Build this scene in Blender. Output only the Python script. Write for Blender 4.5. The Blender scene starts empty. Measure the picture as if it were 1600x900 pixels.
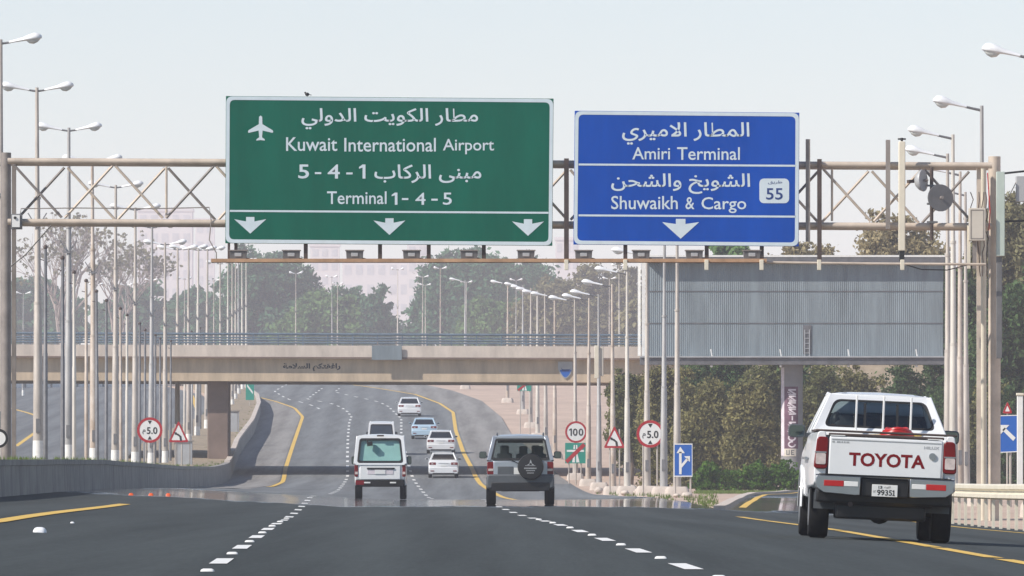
import bpy, math, random
import numpy as np
from mathutils import Vector, Matrix
import unicodedata
random.seed(7); rng = np.random.default_rng(7)
S = bpy.context.scene; COL = S.collection
R = math.radians
# ------------------------------------------------------------------ camera, sky, sun, exposure
F = 12500.0; CZ = 0.80; HY = 740.0           # focal length in photo pixels, eye height, horizon row
cam = bpy.data.cameras.new('camera'); cam.sensor_width = 36; cam.lens = 36 * F / 1600
cam.shift_y = (HY - 450) / 1600; cam.clip_start = 0.5; cam.clip_end = 12000
co = bpy.data.objects.new('camera', cam); co.location = (0, 0, CZ); co.rotation_euler = (R(90), 0, 0)
COL.objects.link(co); S.camera = co
SUN_DIR = Vector((-0.80, -0.42, 0.76)).normalized()      # towards the sun
W = bpy.data.worlds.new('World'); S.world = W; W.use_nodes = True
nt = W.node_tree; sky = nt.nodes.new('ShaderNodeTexSky'); sky.sky_type = 'NISHITA'; sky.sun_disc = False
sky.sun_elevation = math.asin(SUN_DIR.z); sky.sun_rotation = math.atan2(SUN_DIR.x, SUN_DIR.y)
sky.air_density = 0.80; sky.dust_density = 0.0; sky.ozone_density = 0.0
nt.links.new(sky.outputs[0], nt.nodes['Background'].inputs[0]); nt.nodes['Background'].inputs[1].default_value = 0.105
sl = bpy.data.lights.new('sun', 'SUN'); sl.energy = 4.4; sl.angle = R(0.6); sl.color = (1, .93, .84)
so = bpy.data.objects.new('sun', sl); so.rotation_euler = (-SUN_DIR).to_track_quat('-Z', 'Y').to_euler(); so.location = (-40, -20, 120)
COL.objects.link(so)
S.view_settings.view_transform = 'Standard'; S.view_settings.look = 'None'
S.view_settings.exposure = 0.30; S.view_settings.gamma = 1
HAZE = 0.00028

# ------------------------------------------------------------------ materials
def nodes_of(name):
    m = bpy.data.materials.new(name); m.use_nodes = True
    return m, m.node_tree, m.node_tree.nodes['Principled BSDF']
def mat(name, c, rough=.6, metal=0, var=.12, scale=2.0, bump=0, spec=.5, coat=0, stretch=None, c2=None, detail=6):
    m, t, b = nodes_of(name)
    tc = t.nodes.new('ShaderNodeTexCoord'); mp = t.nodes.new('ShaderNodeMapping')
    mp.inputs['Scale'].default_value = stretch or (1, 1, 1)
    n = t.nodes.new('ShaderNodeTexNoise'); n.inputs['Scale'].default_value = scale; n.inputs['Detail'].default_value = detail
    n.inputs['Roughness'].default_value = .65
    t.links.new(tc.outputs['Object'], mp.inputs[0]); t.links.new(mp.outputs[0], n.inputs['Vector'])
    r = t.nodes.new('ShaderNodeValToRGB')
    r.color_ramp.elements[0].position = .3; r.color_ramp.elements[1].position = .7
    lo = c2 or tuple(x * (1 - var) for x in c); hi = tuple(min(1, x * (1 + var)) for x in c)
    r.color_ramp.elements[0].color = (*lo, 1); r.color_ramp.elements[1].color = (*hi, 1)
    t.links.new(n.outputs['Fac'], r.inputs[0]); t.links.new(r.outputs[0], b.inputs['Base Color'])
    b.inputs['Roughness'].default_value = rough; b.inputs['Metallic'].default_value = metal
    b.inputs['Specular IOR Level'].default_value = spec; b.inputs['Coat Weight'].default_value = coat
    b.inputs['Coat Roughness'].default_value = .06
    if bump:
        bp = t.nodes.new('ShaderNodeBump'); bp.inputs['Strength'].default_value = bump; bp.inputs['Distance'].default_value = .05
        t.links.new(n.outputs['Fac'], bp.inputs['Height']); t.links.new(bp.outputs[0], b.inputs['Normal'])
    return m
def leafmat(name, c, c2, scale=.5, trans=.25):
    m = mat(name, c2, .75, var=.25, scale=scale, c2=c, spec=.2)
    t = m.node_tree; b = t.nodes['Principled BSDF']; out = t.nodes['Material Output']
    tr = t.nodes.new('ShaderNodeBsdfTranslucent'); mx = t.nodes.new('ShaderNodeMixShader'); mx.inputs[0].default_value = trans
    ramp = [x for x in t.nodes if x.type == 'VALTORGB'][0]
    t.links.new(ramp.outputs[0], tr.inputs[0]); t.links.new(b.outputs[0], mx.inputs[1]); t.links.new(tr.outputs[0], mx.inputs[2])
    t.links.new(mx.outputs[0], out.inputs['Surface']); return m
def glassmat(name, tint, mixf):
    m, t, b = nodes_of(name); out = t.nodes['Material Output']
    tr = t.nodes.new('ShaderNodeBsdfTransparent'); tr.inputs[0].default_value = (*tint, 1)
    gl = t.nodes.new('ShaderNodeBsdfGlossy'); gl.inputs['Roughness'].default_value = .03; gl.inputs[0].default_value = (.9, .95, 1, 1)
    fr = t.nodes.new('ShaderNodeFresnel'); fr.inputs[0].default_value = 1.5
    ad = t.nodes.new('ShaderNodeMath'); ad.operation = 'ADD'; ad.inputs[1].default_value = mixf; ad.use_clamp = True
    mx = t.nodes.new('ShaderNodeMixShader')
    t.links.new(fr.outputs[0], ad.inputs[0]); t.links.new(ad.outputs[0], mx.inputs[0])
    t.links.new(tr.outputs[0], mx.inputs[1]); t.links.new(gl.outputs[0], mx.inputs[2]); t.links.new(mx.outputs[0], out.inputs['Surface'])
    return m

def asphalt(name, c, mirage=True):
    m, t, b = nodes_of(name)
    tc = t.nodes.new('ShaderNodeTexCoord'); L = t.links
    def noise(scale, stretch, det=8):
        mp = t.nodes.new('ShaderNodeMapping'); mp.inputs['Scale'].default_value = stretch
        n = t.nodes.new('ShaderNodeTexNoise'); n.inputs['Scale'].default_value = scale; n.inputs['Detail'].default_value = det
        n.inputs['Roughness'].default_value = .7
        L.new(tc.outputs['Object'], mp.inputs[0]); L.new(mp.outputs[0], n.inputs['Vector']); return n
    big = noise(.55, (1, .04, 1)); fine = noise(9, (1, .25, 1), 4)
    mx = t.nodes.new('ShaderNodeMix'); mx.data_type = 'FLOAT'; mx.inputs[0].default_value = .45
    L.new(big.outputs[0], mx.inputs[2]); L.new(fine.outputs[0], mx.inputs[3])
    r = t.nodes.new('ShaderNodeValToRGB'); r.color_ramp.elements[0].position = .3; r.color_ramp.elements[1].position = .72
    r.color_ramp.elements[0].color = (*[x * .74 for x in c], 1); r.color_ramp.elements[1].color = (*[x * 1.25 for x in c], 1)
    sep = t.nodes.new('ShaderNodeSeparateXYZ'); L.new(tc.outputs['Object'], sep.inputs[0])
    def math_(op, a, c, d=None):
        n = t.nodes.new('ShaderNodeMath'); n.operation = op
        for k, v in enumerate((a, c, d)):
            if v is None: continue
            if hasattr(v, 'links'): L.new(v, n.inputs[k])
            else: n.inputs[k].default_value = v
        return n.outputs[0]
    lane = math_('MULTIPLY_ADD', sep.outputs['Y'], .0175, sep.outputs['X'])          # across-lane coordinate, the lanes drift to the left
    trk = math_('COSINE', math_('MULTIPLY', lane, 2 * math.pi / 1.95), 0)
    grain = noise(26, (1, .035, 1), 3); long_ = noise(1.6, (1, .012, 1), 6)
    v1 = math_('MULTIPLY_ADD', trk, .085, mx.outputs[0]); v2 = math_('MULTIPLY_ADD', math_('SUBTRACT', grain.outputs[0], .5), .45, v1)
    v3 = math_('MULTIPLY_ADD', math_('SUBTRACT', long_.outputs[0], .5), .85, v2)
    L.new(v3, r.inputs[0]); L.new(r.outputs[0], b.inputs['Base Color'])
    b.inputs['Specular IOR Level'].default_value = .12; b.inputs['Roughness'].default_value = .95
    if mirage:      # mirage imitated by a smooth band that mirrors at grazing view
        sx = t.nodes.new('ShaderNodeSeparateXYZ'); L.new(tc.outputs['Object'], sx.inputs[0])
        k = t.nodes.new('ShaderNodeValToRGB'); mr = t.nodes.new('ShaderNodeMapRange')
        mr.inputs[1].default_value = 158; mr.inputs[2].default_value = 358
        ad = t.nodes.new('ShaderNodeMath'); ad.operation = 'MULTIPLY_ADD'; ad.inputs[1].default_value = 46
        wob = noise(.55, (1, .10, 1), 7)
        L.new(wob.outputs[0], ad.inputs[0]); L.new(sx.outputs['Y'], ad.inputs[2]); L.new(ad.outputs[0], mr.inputs[0])
        e = k.color_ramp.elements; e[0].position = .315; e[0].color = (.95, .95, .95, 1); e[1].position = .345; e[1].color = (.05, .05, .05, 1)
        x = k.color_ramp.elements.new(.66); x.color = (.06, .06, .06, 1); x = k.color_ramp.elements.new(.80); x.color = (.95, .95, .95, 1)
        L.new(mr.outputs[0], k.inputs[0]); L.new(k.outputs[0], b.inputs['Roughness'])
        b.inputs['Specular IOR Level'].default_value = .22
    else:
        bp = t.nodes.new('ShaderNodeBump'); bp.inputs['Strength'].default_value = .2; bp.inputs['Distance'].default_value = .01
        L.new(fine.outputs[0], bp.inputs['Height']); L.new(bp.outputs[0], b.inputs['Normal'])
    return m

M = {}
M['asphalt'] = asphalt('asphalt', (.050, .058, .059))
M['asphalt_far_haze'] = asphalt('asphalt_far_haze', (.175, .185, .192), False)  # far lanes: haze and low-angle brightening put into the base colour
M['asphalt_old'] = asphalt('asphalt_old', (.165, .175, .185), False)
M['shoulder'] = asphalt('shoulder', (.26, .25, .24), False)
M['sand'] = mat('sand', (.52, .40, .325), .95, var=.14, scale=.4, spec=.1, bump=.3, stretch=(1, .3, 1))
M['earth'] = mat('earth', (.33, .27, .2), .95, var=.25, scale=1.2, spec=.1)
M['white_line'] = mat('white_line', (.78, .78, .76), .7, var=.12, scale=5)
M['yellow_line'] = mat('yellow_line', (.72, .47, .10), .7, var=.2, scale=3)
M['concrete'] = mat('concrete', (.29, .275, .255), .85, var=.22, scale=.7, bump=.25, stretch=(1, 1, 2))
M['bridge_beam'] = mat('bridge_beam', (.54, .43, .31), .85, var=.24, scale=.8, stretch=(1.6, 1, .35), bump=.1)
M['bridge_ledge'] = mat('bridge_ledge', (.60, .52, .45), .85, var=.2, scale=.9, stretch=(1.4, 1, .5), bump=.1)
M['pier'] = mat('pier', (.20, .145, .12), .85, var=.18, scale=.8)
M['rail'] = mat('rail', (.16, .21, .26), .5, .3, var=.2)
M['pole'] = mat('pole', (.50, .45, .40), .55, .25, var=.25, scale=3, stretch=(1, 1, .25))
M['pole_grey'] = mat('pole_grey', (.42, .41, .40), .55, .3, var=.25, scale=3, stretch=(1, 1, .25))
M['pole_pale'] = mat('pole_pale', (.60, .56, .50), .6, .15, var=.2, scale=2.5, stretch=(1, 1, .25))
M['pole_rusty'] = mat('pole_rusty', (.50, .45, .40), .6, .2, var=.35, scale=1.5, stretch=(1, 1, .6), c2=(.36, .27, .2))
M['pole_white'] = mat('pole_white', (.80, .79, .76), .6, var=.1, scale=4)
M['dark_pole'] = mat('dark_pole', (.20, .20, .21), .55, .3, var=.25, scale=3)
M['lamp_white'] = mat('lamp_white', (.86, .87, .88), .35, var=.06, scale=3)
M['lens'] = mat('lens', (.62, .64, .62), .12, var=.1, scale=6, coat=.5)
M['gantry'] = mat('gantry', (.58, .49, .40), .55, .15, var=.22, scale=1.6)
M['rust'] = mat('rust', (.45, .27, .16), .8, var=.3, scale=2.5)
M['dark_steel'] = mat('dark_steel', (.085, .062, .055), .6, .2, var=.35, scale=2)
M['mid_steel'] = mat('mid_steel', (.27, .24, .22), .6, .2, var=.25, scale=2)
M['cream'] = mat('cream', (.74, .68, .55), .5, var=.1, scale=2)
M['green_sign'] = mat('green_sign', (.0005, .112, .072), .5, var=.16, scale=.9, spec=.05, stretch=(1, 1, .25))
M['blue_sign'] = mat('blue_sign', (.001, .068, .40), .5, var=.14, scale=.9, spec=.05, stretch=(1, 1, .25))
M['blue_small'] = mat('blue_small', (.015, .12, .48), .42, var=.08, scale=1.5)
M['teal_sign'] = mat('teal_sign', (.01, .27, .20), .42, var=.08, scale=2)
M['reflective'] = mat('reflective', (.62, .71, .76), .4, var=.07, scale=2.5)
M['sign_white'] = mat('sign_white', (.80, .80, .78), .45, var=.05, scale=2)
M['sign_red'] = mat('sign_red', (.42, .012, .02), .45, var=.1, scale=3)
M['black'] = mat('black', (.012, .012, .013), .5, var=.2, scale=6)
M['rubber'] = mat('rubber', (.014, .014, .015), .85, var=.2, scale=12, spec=.2)
M['navy'] = mat('navy', (.012, .045, .20), .5, var=.1, scale=5)
M['grey_box'] = mat('grey_box', (.42, .43, .44), .5, .1, var=.15, scale=2)
M['dark_box'] = mat('dark_box', (.16, .16, .165), .5, .2, var=.2, scale=3)
M['pale_box'] = mat('pale_box', (.60, .55, .47), .6, var=.1, scale=2)
M['green_box'] = mat('green_box', (.50, .58, .52), .4, .1, var=.12, scale=1.2)
M['sheet'] = mat('sheet', (.215, .255, .28), .6, .15, var=.22, scale=2.2, stretch=(1, 1, .12))
M['sheet_dark'] = mat('sheet_dark', (.13, .13, .14), .7, var=.3, scale=2)
M['tree_a'] = leafmat('tree_a', (.035, .105, .060), (.085, .20, .095), .35)
M['tree_b'] = leafmat('tree_b', (.06, .135, .045), (.14, .24, .075), .35)
M['tree_c'] = leafmat('tree_c', (.12, .125, .055), (.25, .225, .115), .3)
M['tree_d'] = leafmat('tree_d', (.20, .17, .085), (.36, .30, .17), .3)
M['bush_a'] = leafmat('bush_a', (.105, .11, .035), (.265, .235, .10), .5)
M['bush_b'] = leafmat('bush_b', (.075, .095, .03), (.20, .19, .075), .5)
M['bush_d'] = leafmat('bush_d', (.03, .065, .022), (.09, .15, .05), .5)
M['hedge'] = leafmat('hedge', (.03, .085, .010), (.11, .21, .03), 1.4)
M['grass'] = leafmat('grass', (.085, .135, .03), (.18, .24, .07), 1.5)
M['bark'] = mat('bark', (.17, .13, .10), .9, var=.3, scale=2)
M['pale_bark'] = mat('pale_bark', (.32, .27, .24), .9, var=.2, scale=2)
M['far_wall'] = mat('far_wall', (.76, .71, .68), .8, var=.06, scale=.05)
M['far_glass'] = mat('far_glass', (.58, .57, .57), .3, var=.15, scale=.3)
M['car_white'] = mat('car_white', (.80, .81, .82), .28, var=.03, scale=2, coat=.6)
M['car_blue'] = mat('car_blue', (.50, .66, .78), .28, .1, var=.04, scale=2, coat=.6)
M['car_silver'] = mat('car_silver', (.40, .44, .50), .32, .45, var=.05, scale=2, coat=.6)
M['trim_grey'] = mat('trim_grey', (.10, .11, .12), .5, .1, var=.12, scale=4)
M['chrome'] = mat('chrome', (.40, .41, .43), .28, .9, var=.06, scale=5)
M['tail_red'] = mat('tail_red', (.17, .003, .006), .3, var=.15, scale=8, coat=.1, spec=.25)
M['tail_clear'] = mat('tail_clear', (.62, .52, .50), .15, var=.2, scale=14, coat=.6)
M['red_paint'] = mat('red_paint', (.20, .005, .009), .5, var=.05, scale=5, spec=.2)
M['bright_red'] = mat('bright_red', (.48, .012, .012), .4, var=.1, scale=5)
M['seat'] = mat('seat', (.06, .062, .07), .8, var=.2, scale=4)
M['interior'] = mat('interior', (.03, .03, .033), .8, var=.2, scale=4)
M['glass'] = glassmat('glass', (.56, .62, .62), .02)
M['glass_dark'] = glassmat('glass_dark', (.06, .07, .08), .06)
M['glass_green'] = mat('glass_green', (.27, .49, .45), .12, var=.1, scale=2, coat=.4)
M['mirror'] = mat('mirror', (.07, .095, .12), .05, .9, var=.03)
M['orange'] = mat('orange', (.75, .12, .03), .4, var=.1)
M['purple'] = mat('purple', (.13, .06, .095), .6, var=.35, scale=3)
M['pinkish'] = mat('pinkish', (.66, .60, .64), .6, var=.2, scale=4)
M['column'] = mat('column', (.24, .235, .24), .7, var=.15, scale=1.5)
M['skin'] = mat('skin', (.35, .2, .14), .6, var=.1)
M['cloth'] = mat('cloth', (.55, .53, .5), .8, var=.1)
M['rim'] = mat('rim', (.35, .36, .37), .35, .7, var=.1)
M['dirty_white'] = mat('dirty_white', (.56, .49, .43), .9, var=.18, scale=2)

# ------------------------------------------------------------------ mesh helpers
class MB:
    def __init__(s): s.v = []; s.f = []; s.m = []; s.mi = 0
    def add(s, vs, fs):
        o = len(s.v); s.v += [tuple(v) for v in vs]
        for f in fs: s.f.append(tuple(i + o for i in f)); s.m.append(s.mi)
        return s
    def box(s, x0, x1, y0, y1, z0, z1):
        vs = [(x, y, z) for z in (z0, z1) for y in (y0, y1) for x in (x0, x1)]
        return s.add(vs, [(0, 2, 3, 1), (4, 5, 7, 6), (0, 1, 5, 4), (2, 6, 7, 3), (0, 4, 6, 2), (1, 3, 7, 5)])
    def tube(s, pts, rad, n=10, caps=True):
        pts = [Vector(p) for p in pts]; k = len(pts)
        if not hasattr(rad, '__len__'): rad = [rad] * k
        vs = []; d0 = (pts[1] - pts[0]).normalized()
        up = Vector((0, 0, 1)) if abs(d0.z) < .9 else Vector((0, 1, 0))
        for i, p in enumerate(pts):
            d = (pts[min(i + 1, k - 1)] - pts[max(i - 1, 0)]).normalized()
            a = d.cross(up).normalized(); b = d.cross(a).normalized()
            for j in range(n):
                t = 2 * math.pi * j / n; vs.append(p + (a * math.cos(t) + b * math.sin(t)) * rad[i])
        fs = [(i * n + j, i * n + (j + 1) % n, (i + 1) * n + (j + 1) % n, (i + 1) * n + j) for i in range(k - 1) for j in range(n)]
        if caps: fs += [tuple(range(n - 1, -1, -1)), tuple(range((k - 1) * n, k * n))]
        return s.add(vs, fs)
    def bar(s, p0, p1, w, h, up=(0, 0, 1)):
        p0, p1 = Vector(p0), Vector(p1); d = (p1 - p0).normalized(); up = Vector(up)
        if abs(d.dot(up)) > .95: up = Vector((0, 1, 0))
        a = d.cross(up).normalized() * w / 2; b = a.cross(d).normalized() * h / 2
        vs = [p + sa * a + sb * b for p in (p0, p1) for sa, sb in ((-1, -1), (1, -1), (1, 1), (-1, 1))]
        return s.add(vs, [(3, 2, 1, 0), (4, 5, 6, 7)] + [(i, (i + 1) % 4, 4 + (i + 1) % 4, 4 + i) for i in range(4)])
    def loft(s, rings, caps=True):
        n = len(rings[0]); vs = [p for r in rings for p in r]
        fs = [(i * n + j, i * n + (j + 1) % n, (i + 1) * n + (j + 1) % n, (i + 1) * n + j) for i in range(len(rings) - 1) for j in range(n)]
        if caps: fs += [tuple(range(n - 1, -1, -1)), tuple(range((len(rings) - 1) * n, len(rings) * n))]
        return s.add(vs, fs)
    def plate(s, poly, th):
        """solid from a planar 3D outline pushed along +Y"""
        a = [tuple(p) for p in poly]; b = [(p[0], p[1] + th, p[2]) for p in a]
        return s.loft([a, b])
    def ring(s, outer, inner, th=(0, .01, 0)):
        """solid band between two outlines of equal count"""
        n = len(outer); t = Vector(th)
        o0 = [Vector(p) for p in outer]; i0 = [Vector(p) for p in inner]
        vs = o0 + i0 + [p + t for p in o0] + [p + t for p in i0]
        fs = []
        for j in range(n):
            k = (j + 1) % n
            fs += [(j, k, n + k, n + j), (2 * n + j, 3 * n + j, 3 * n + k, 2 * n + k), (j, 2 * n + j, 2 * n + k, k), (n + j, n + k, 3 * n + k, 3 * n + j)]
        return s.add(vs, fs)
    def ball(s, c, r, n=10, m=6):
        rr = r if hasattr(r, '__len__') else (r, r, r)
        rings = []
        for i in range(m + 1):
            a = -math.pi / 2 + math.pi * (i * .96 + .02 * m) / m
            rings.append([(c[0] + rr[0] * math.cos(a) * math.cos(2 * math.pi * j / n), c[1] + rr[1] * math.cos(a) * math.sin(2 * math.pi * j / n), c[2] + rr[2] * math.sin(a)) for j in range(n)])
        return s.loft(rings)
    def wheel(s, x0, x1, y, z, r, n=24):
        w = x1 - x0; e = w * .14; rings = []
        for x, q in ((x0, .62), (x0, .93), (x0 + e, 1), (x1 - e, 1), (x1, .93), (x1, .62)):
            rings.append([(x, y + r * q * math.cos(2 * math.pi * j / n), z + r * q * math.sin(2 * math.pi * j / n)) for j in range(n)])
        return s.loft(rings)
    def build(s, name, mats, parent=None, local=False, smooth=35, bevel=0, seg=2):
        me = bpy.data.meshes.new(name); v = s.v
        if parent is not None and not local:
            l = Vector(parent.location); q = parent.parent
            while q is not None: l = l + q.location; q = q.parent
            v = [(a[0] - l[0], a[1] - l[1], a[2] - l[2]) for a in v]
        me.from_pydata(v, [], s.f)
        for m in (mats if isinstance(mats, (list, tuple)) else [mats]): me.materials.append(m)
        me.polygons.foreach_set('material_index', s.m)
        me.validate()
        import bmesh
        b = bmesh.new(); b.from_mesh(me); bmesh.ops.recalc_face_normals(b, faces=b.faces); b.to_mesh(me); b.free()
        if smooth:
            me.shade_smooth(); me.set_sharp_from_angle(angle=R(smooth))
        o = bpy.data.objects.new(name, me); COL.objects.link(o)
        if parent is not None: o.parent = parent
        if bevel:
            d = o.modifiers.new('edge', 'BEVEL'); d.width = bevel; d.segments = seg; d.limit_method = 'ANGLE'; d.angle_limit = R(40)
            d.harden_normals = False
        return o
def tag(o, label, cat, group=None, kind=None):
    if label: o['label'] = label
    if cat: o['category'] = cat
    if group: o['group'] = group
    if kind: o['kind'] = kind
    return o
def struct(o): o['kind'] = 'structure'; return o
def thing(name, label, cat, loc=(0, 0, 0), rz=0, group=None):
    o = bpy.data.objects.new(name, None); COL.objects.link(o); o.location = loc; o.rotation_euler = (0, 0, rz)
    o.empty_display_size = .2
    return tag(o, label, cat, group)
VR = random.Random(5)
def dup(root, loc, label, group=None, rot=None, scale=None):
    r = root.copy(); COL.objects.link(r); r.location = loc; r['label'] = label
    if group: r['group'] = group
    if rot is not None: r.rotation_euler = rot
    elif root.name.startswith(('street_lamp', 'flagpole')): r.rotation_euler = (VR.gauss(0, .003), VR.gauss(0, .0035), VR.gauss(0, .06))
    if scale: r.scale = scale
    for ch in root.children:
        c = ch.copy(); COL.objects.link(c); c.parent = r
        if ch.name.startswith('pole') and VR.random() < .6: c.material_slots[0].link = 'OBJECT'; c.material_slots[0].material = M[VR.choice(('pole_grey', 'pole_pale', 'pole_rusty'))]
        for g in ch.children:
            d = g.copy(); COL.objects.link(d); d.parent = c
    return r
def rrect(x0, z0, x1, z1, r, n=5):
    out = []
    for cx, cz, a0 in ((x1 - r, z1 - r, 0), (x0 + r, z1 - r, 90), (x0 + r, z0 + r, 180), (x1 - r, z0 + r, 270)):
        for i in range(n + 1):
            a = R(a0 + 90 * i / n); out.append((cx + r * math.cos(a), cz + r * math.sin(a)))
    return out
def rquad(c, r, n=5):
    """rounded outline of any convex 2D quad (corners in order)"""
    out = []; k = len(c)
    for i in range(k):
        p = Vector(c[i]); a = (Vector(c[i - 1]) - p); b = (Vector(c[(i + 1) % k]) - p)
        rr = min(r, a.length * .45, b.length * .45); A = p + a.normalized() * rr; B = p + b.normalized() * rr
        for j in range(n + 1):
            t = j / n; out.append(tuple((1 - t) ** 2 * A + 2 * t * (1 - t) * p + t * t * B))
    return out

# ------------------------------------------------------------------ text
NOARAB = {}
def aforms(ch):
    if ch in NOARAB: return NOARAB[ch]
    r = {}
    if ch == '\uE000': r = {'isolated': '\uFEFB', 'final': '\uFEFC'}
    else:
        for cp in list(range(0xFE70, 0xFEFD)) + list(range(0xFB50, 0xFC00)):
            d = unicodedata.decomposition(chr(cp)).split()
            if len(d) == 2 and int(d[1], 16) == ord(ch): r[d[0].strip('<>')] = chr(cp)
    NOARAB[ch] = r; return r
def arab(s):
    s = s.replace('لا', '\uE000'); out = []
    for i, c in enumerate(s):
        f = aforms(c)
        if not f: out.append(c); continue
        p = s[i - 1] if i else ' '; n = s[i + 1] if i + 1 < len(s) else ' '
        pj = 'initial' in aforms(p) and 'final' in f; nj = 'initial' in f and 'final' in aforms(n)
        out.append(f['medial' if pj and nj else 'final' if pj else 'initial' if nj else 'isolated'])
    return ''.join(reversed(out))
def text_geo(s, bold=0.0):
    cu = bpy.data.curves.new('lettering', 'FONT'); cu.body = s; cu.offset = bold; cu.resolution_u = 3
    o = bpy.data.objects.new('lettering', cu); COL.objects.link(o)
    bpy.context.view_layer.update()
    me = bpy.data.meshes.new_from_object(o.evaluated_get(bpy.context.evaluated_depsgraph_get()))
    v = np.array([p.co[:2] for p in me.vertices]); f = [tuple(p.vertices) for p in me.polygons]
    bpy.data.objects.remove(o); bpy.data.curves.remove(cu); bpy.data.meshes.remove(me)
    v = (v - v.min(0)) / (v.max(0) - v.min(0)); return v, f
def put_text(mb, s, x0, z0, x1, z1, place, bold=0.0):
    """lettering stretched to a box; place(u, w) -> 3D"""
    v, f = text_geo(s, bold)
    mb.add([place(x0 + (x1 - x0) * a, z0 + (z1 - z0) * b) for a, b in v], f)

# ------------------------------------------------------------------ terrain heights
PY = [-80, 60, 110, 170, 211, 235, 255, 300, 340, 375, 400, 446, 470, 500, 537, 610, 700, 760, 850, 1000, 1400, 2000, 6000]
PZ = [-.1, 0, 0, -.08, -.06, -.02, -.06, -.28, -.42, -.38, -.18, .50, 1.12, 2.0, 3.05, 5.1, 7.6, 9.2, 11.2, 14.0, 21, 28, 40]
# monotone-ish cubic (Catmull-Rom on uneven knots)
def prof(y):
    i = min(max(int(np.searchsorted(PY, y)) - 1, 0), len(PY) - 2)
    x0, x1, a, b = PY[i], PY[i + 1], PZ[i], PZ[i + 1]; h = x1 - x0
    def sl(j):
        if j == 0 or j == len(PY) - 1: return 0
        d0 = (PZ[j] - PZ[j - 1]) / (PY[j] - PY[j - 1]); d1 = (PZ[j + 1] - PZ[j]) / (PY[j + 1] - PY[j])
        return 0 if d0 * d1 < 0 else .5 * (d0 + d1) if min(abs(d0), abs(d1)) * 3 > max(abs(d0), abs(d1)) else (d0 if abs(d0) < abs(d1) else d1) * 2
    t = (y - x0) / h; m0, m1 = sl(i) * h, sl(i + 1) * h
    return (2 * t**3 - 3 * t**2 + 1) * a + (t**3 - 2 * t**2 + t) * m0 + (-2 * t**3 + 3 * t**2) * b + (t**3 - t**2) * m1
def ss(a, b, x): t = min(1, max(0, (x - a) / (b - a))); return t * t * (3 - 2 * t)
def zf(x, y):
    z = prof(y)
    z += min(max(-x - 4, 0), 7.5) / 7.5 * float(np.interp(y, (200, 250, 300, 340, 375, 400, 420, 446), (.39, .34, .50, .60, .55, .38, .22, 0)))
    z -= .044 * min(max(x - 3.4, 0), 6) * (1 - ss(190, 270, y))
    z += min(max(x - 2.2, 0), 3.2) / 3.2 * float(np.interp(y, (250, 300, 340, 375, 400, 430), (0, .26, .40, .30, .16, 0)))
    return z
def ray(px, py, dmin=40):
    """point of the ground seen through a photo pixel"""
    kx = (px - 800) / F; kz = (HY - py) / F; d = dmin
    g = lambda d: CZ + kz * d - zf(kx * d, d)
    while d < 3000:
        if g(d) <= 0:
            lo, hi = d - 2, d
            for _ in range(20):
                mid = (lo + hi) / 2
                if g(mid) > 0: lo = mid
                else: hi = mid
            return (kx * hi, hi, zf(kx * hi, hi))
        d += 2
    return (kx * d, d, zf(kx * d, d))
def Q(px, py, d): return ((px - 800) * d / F, d, CZ + (HY - py) * d / F)
def gx(px, d): x = (px - 800) * d / F; return (x, d, zf(x, d))
def interp(tab, y):
    ys = [t[0] for t in tab]; return float(np.interp(y, ys, [t[1] for t in tab]))
def curve_tab(pixels, first=(), last=()):
    t = list(first) + [(p[1], p[0]) for p in (ray(*q) for q in pixels)] + list(last)
    t.sort(); return t

# ------------------------------------------------------------------ ground and roads
ys = [-80, -20, 20] + list(range(50, 460, 5)) + list(range(460, 860, 10)) + [880, 920, 1000, 1200, 1400, 1800, 2600, 3800, 5600]
xs = sorted(set([-1500, -600, -250, -120, -70] + list(np.arange(-46, 30, 2.0)) + [-4, -11.5, 3.4, 9.4] + [40, 70, 120, 250, 600, 1500]))
mb = MB(); nX = len(xs)
mb.add([(x, y, zf(x, y) - (.06 if abs(x) < 60 else 0)) for y in ys for x in xs],
       [(j * nX + i, j * nX + i + 1, (j + 1) * nX + i + 1, (j + 1) * nX + i) for j in range(len(ys) - 1) for i in range(nX - 1)])
struct(mb.build('ground', M['sand'], smooth=60))

def strip(name, left, right, y0, y1, m, dz, step=6, nx=8):
    """surface between two edge curves (tables of Y, X) lying on the terrain"""
    mb = MB(); Y = list(np.arange(y0, y1, step)) + [y1]; base = []
    for y in Y:
        a, b = interp(left, y), interp(right, y)
        X = sorted(set([a + (b - a) * i / nx for i in range(nx + 1)]))
        for x in X: mb.v.append((x, y, zf(x, y) + dz))
    w = nx + 1
    for j in range(len(Y) - 1):
        for i in range(nx):
            mb.f.append((j * w + i, j * w + i + 1, (j + 1) * w + i + 1, (j + 1) * w + i)); mb.m.append(0)
    return mb.build(name, m, smooth=60)
WALL = curve_tab([(372, 713), (396, 678), (406, 648), (403, 633), (385, 618)], [(-60, -7.0), (100, -9.8), (170, -10.9), (420, -15.1), (445, -15.7)])
WALL = [t for t in WALL if t[0] <= 445 or t[0] > 480]; WALL.append((1000, WALL[-1][1] - 26))
REDGE = curve_tab([(797, 676), (783, 652), (753, 627), (708, 611), (655, 600)], [(-60, 6), (150, 4.9), (205, 5.3), (260, 4.9), (360, 4.2), (430, 3.2), (465, 2.4)])
REDGE.append((1000, -52))
LYEL = curve_tab([(446, 733), (460, 690), (473, 652), (460, 638), (431, 628), (399, 620), (360, 612)], [(-60, -5.4), (104, -6.7), (164, -8.0), (372, -11.35), (425, -12.2)])
RYEL = curve_tab([(737, 732), (724, 708), (712, 673), (708, 645), (687, 631), (649, 617), (601, 609), (529, 599)], [(150, 4.78), (200, 4.0), (260, 2.6), (340, .6), (430, -1.7)])
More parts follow.
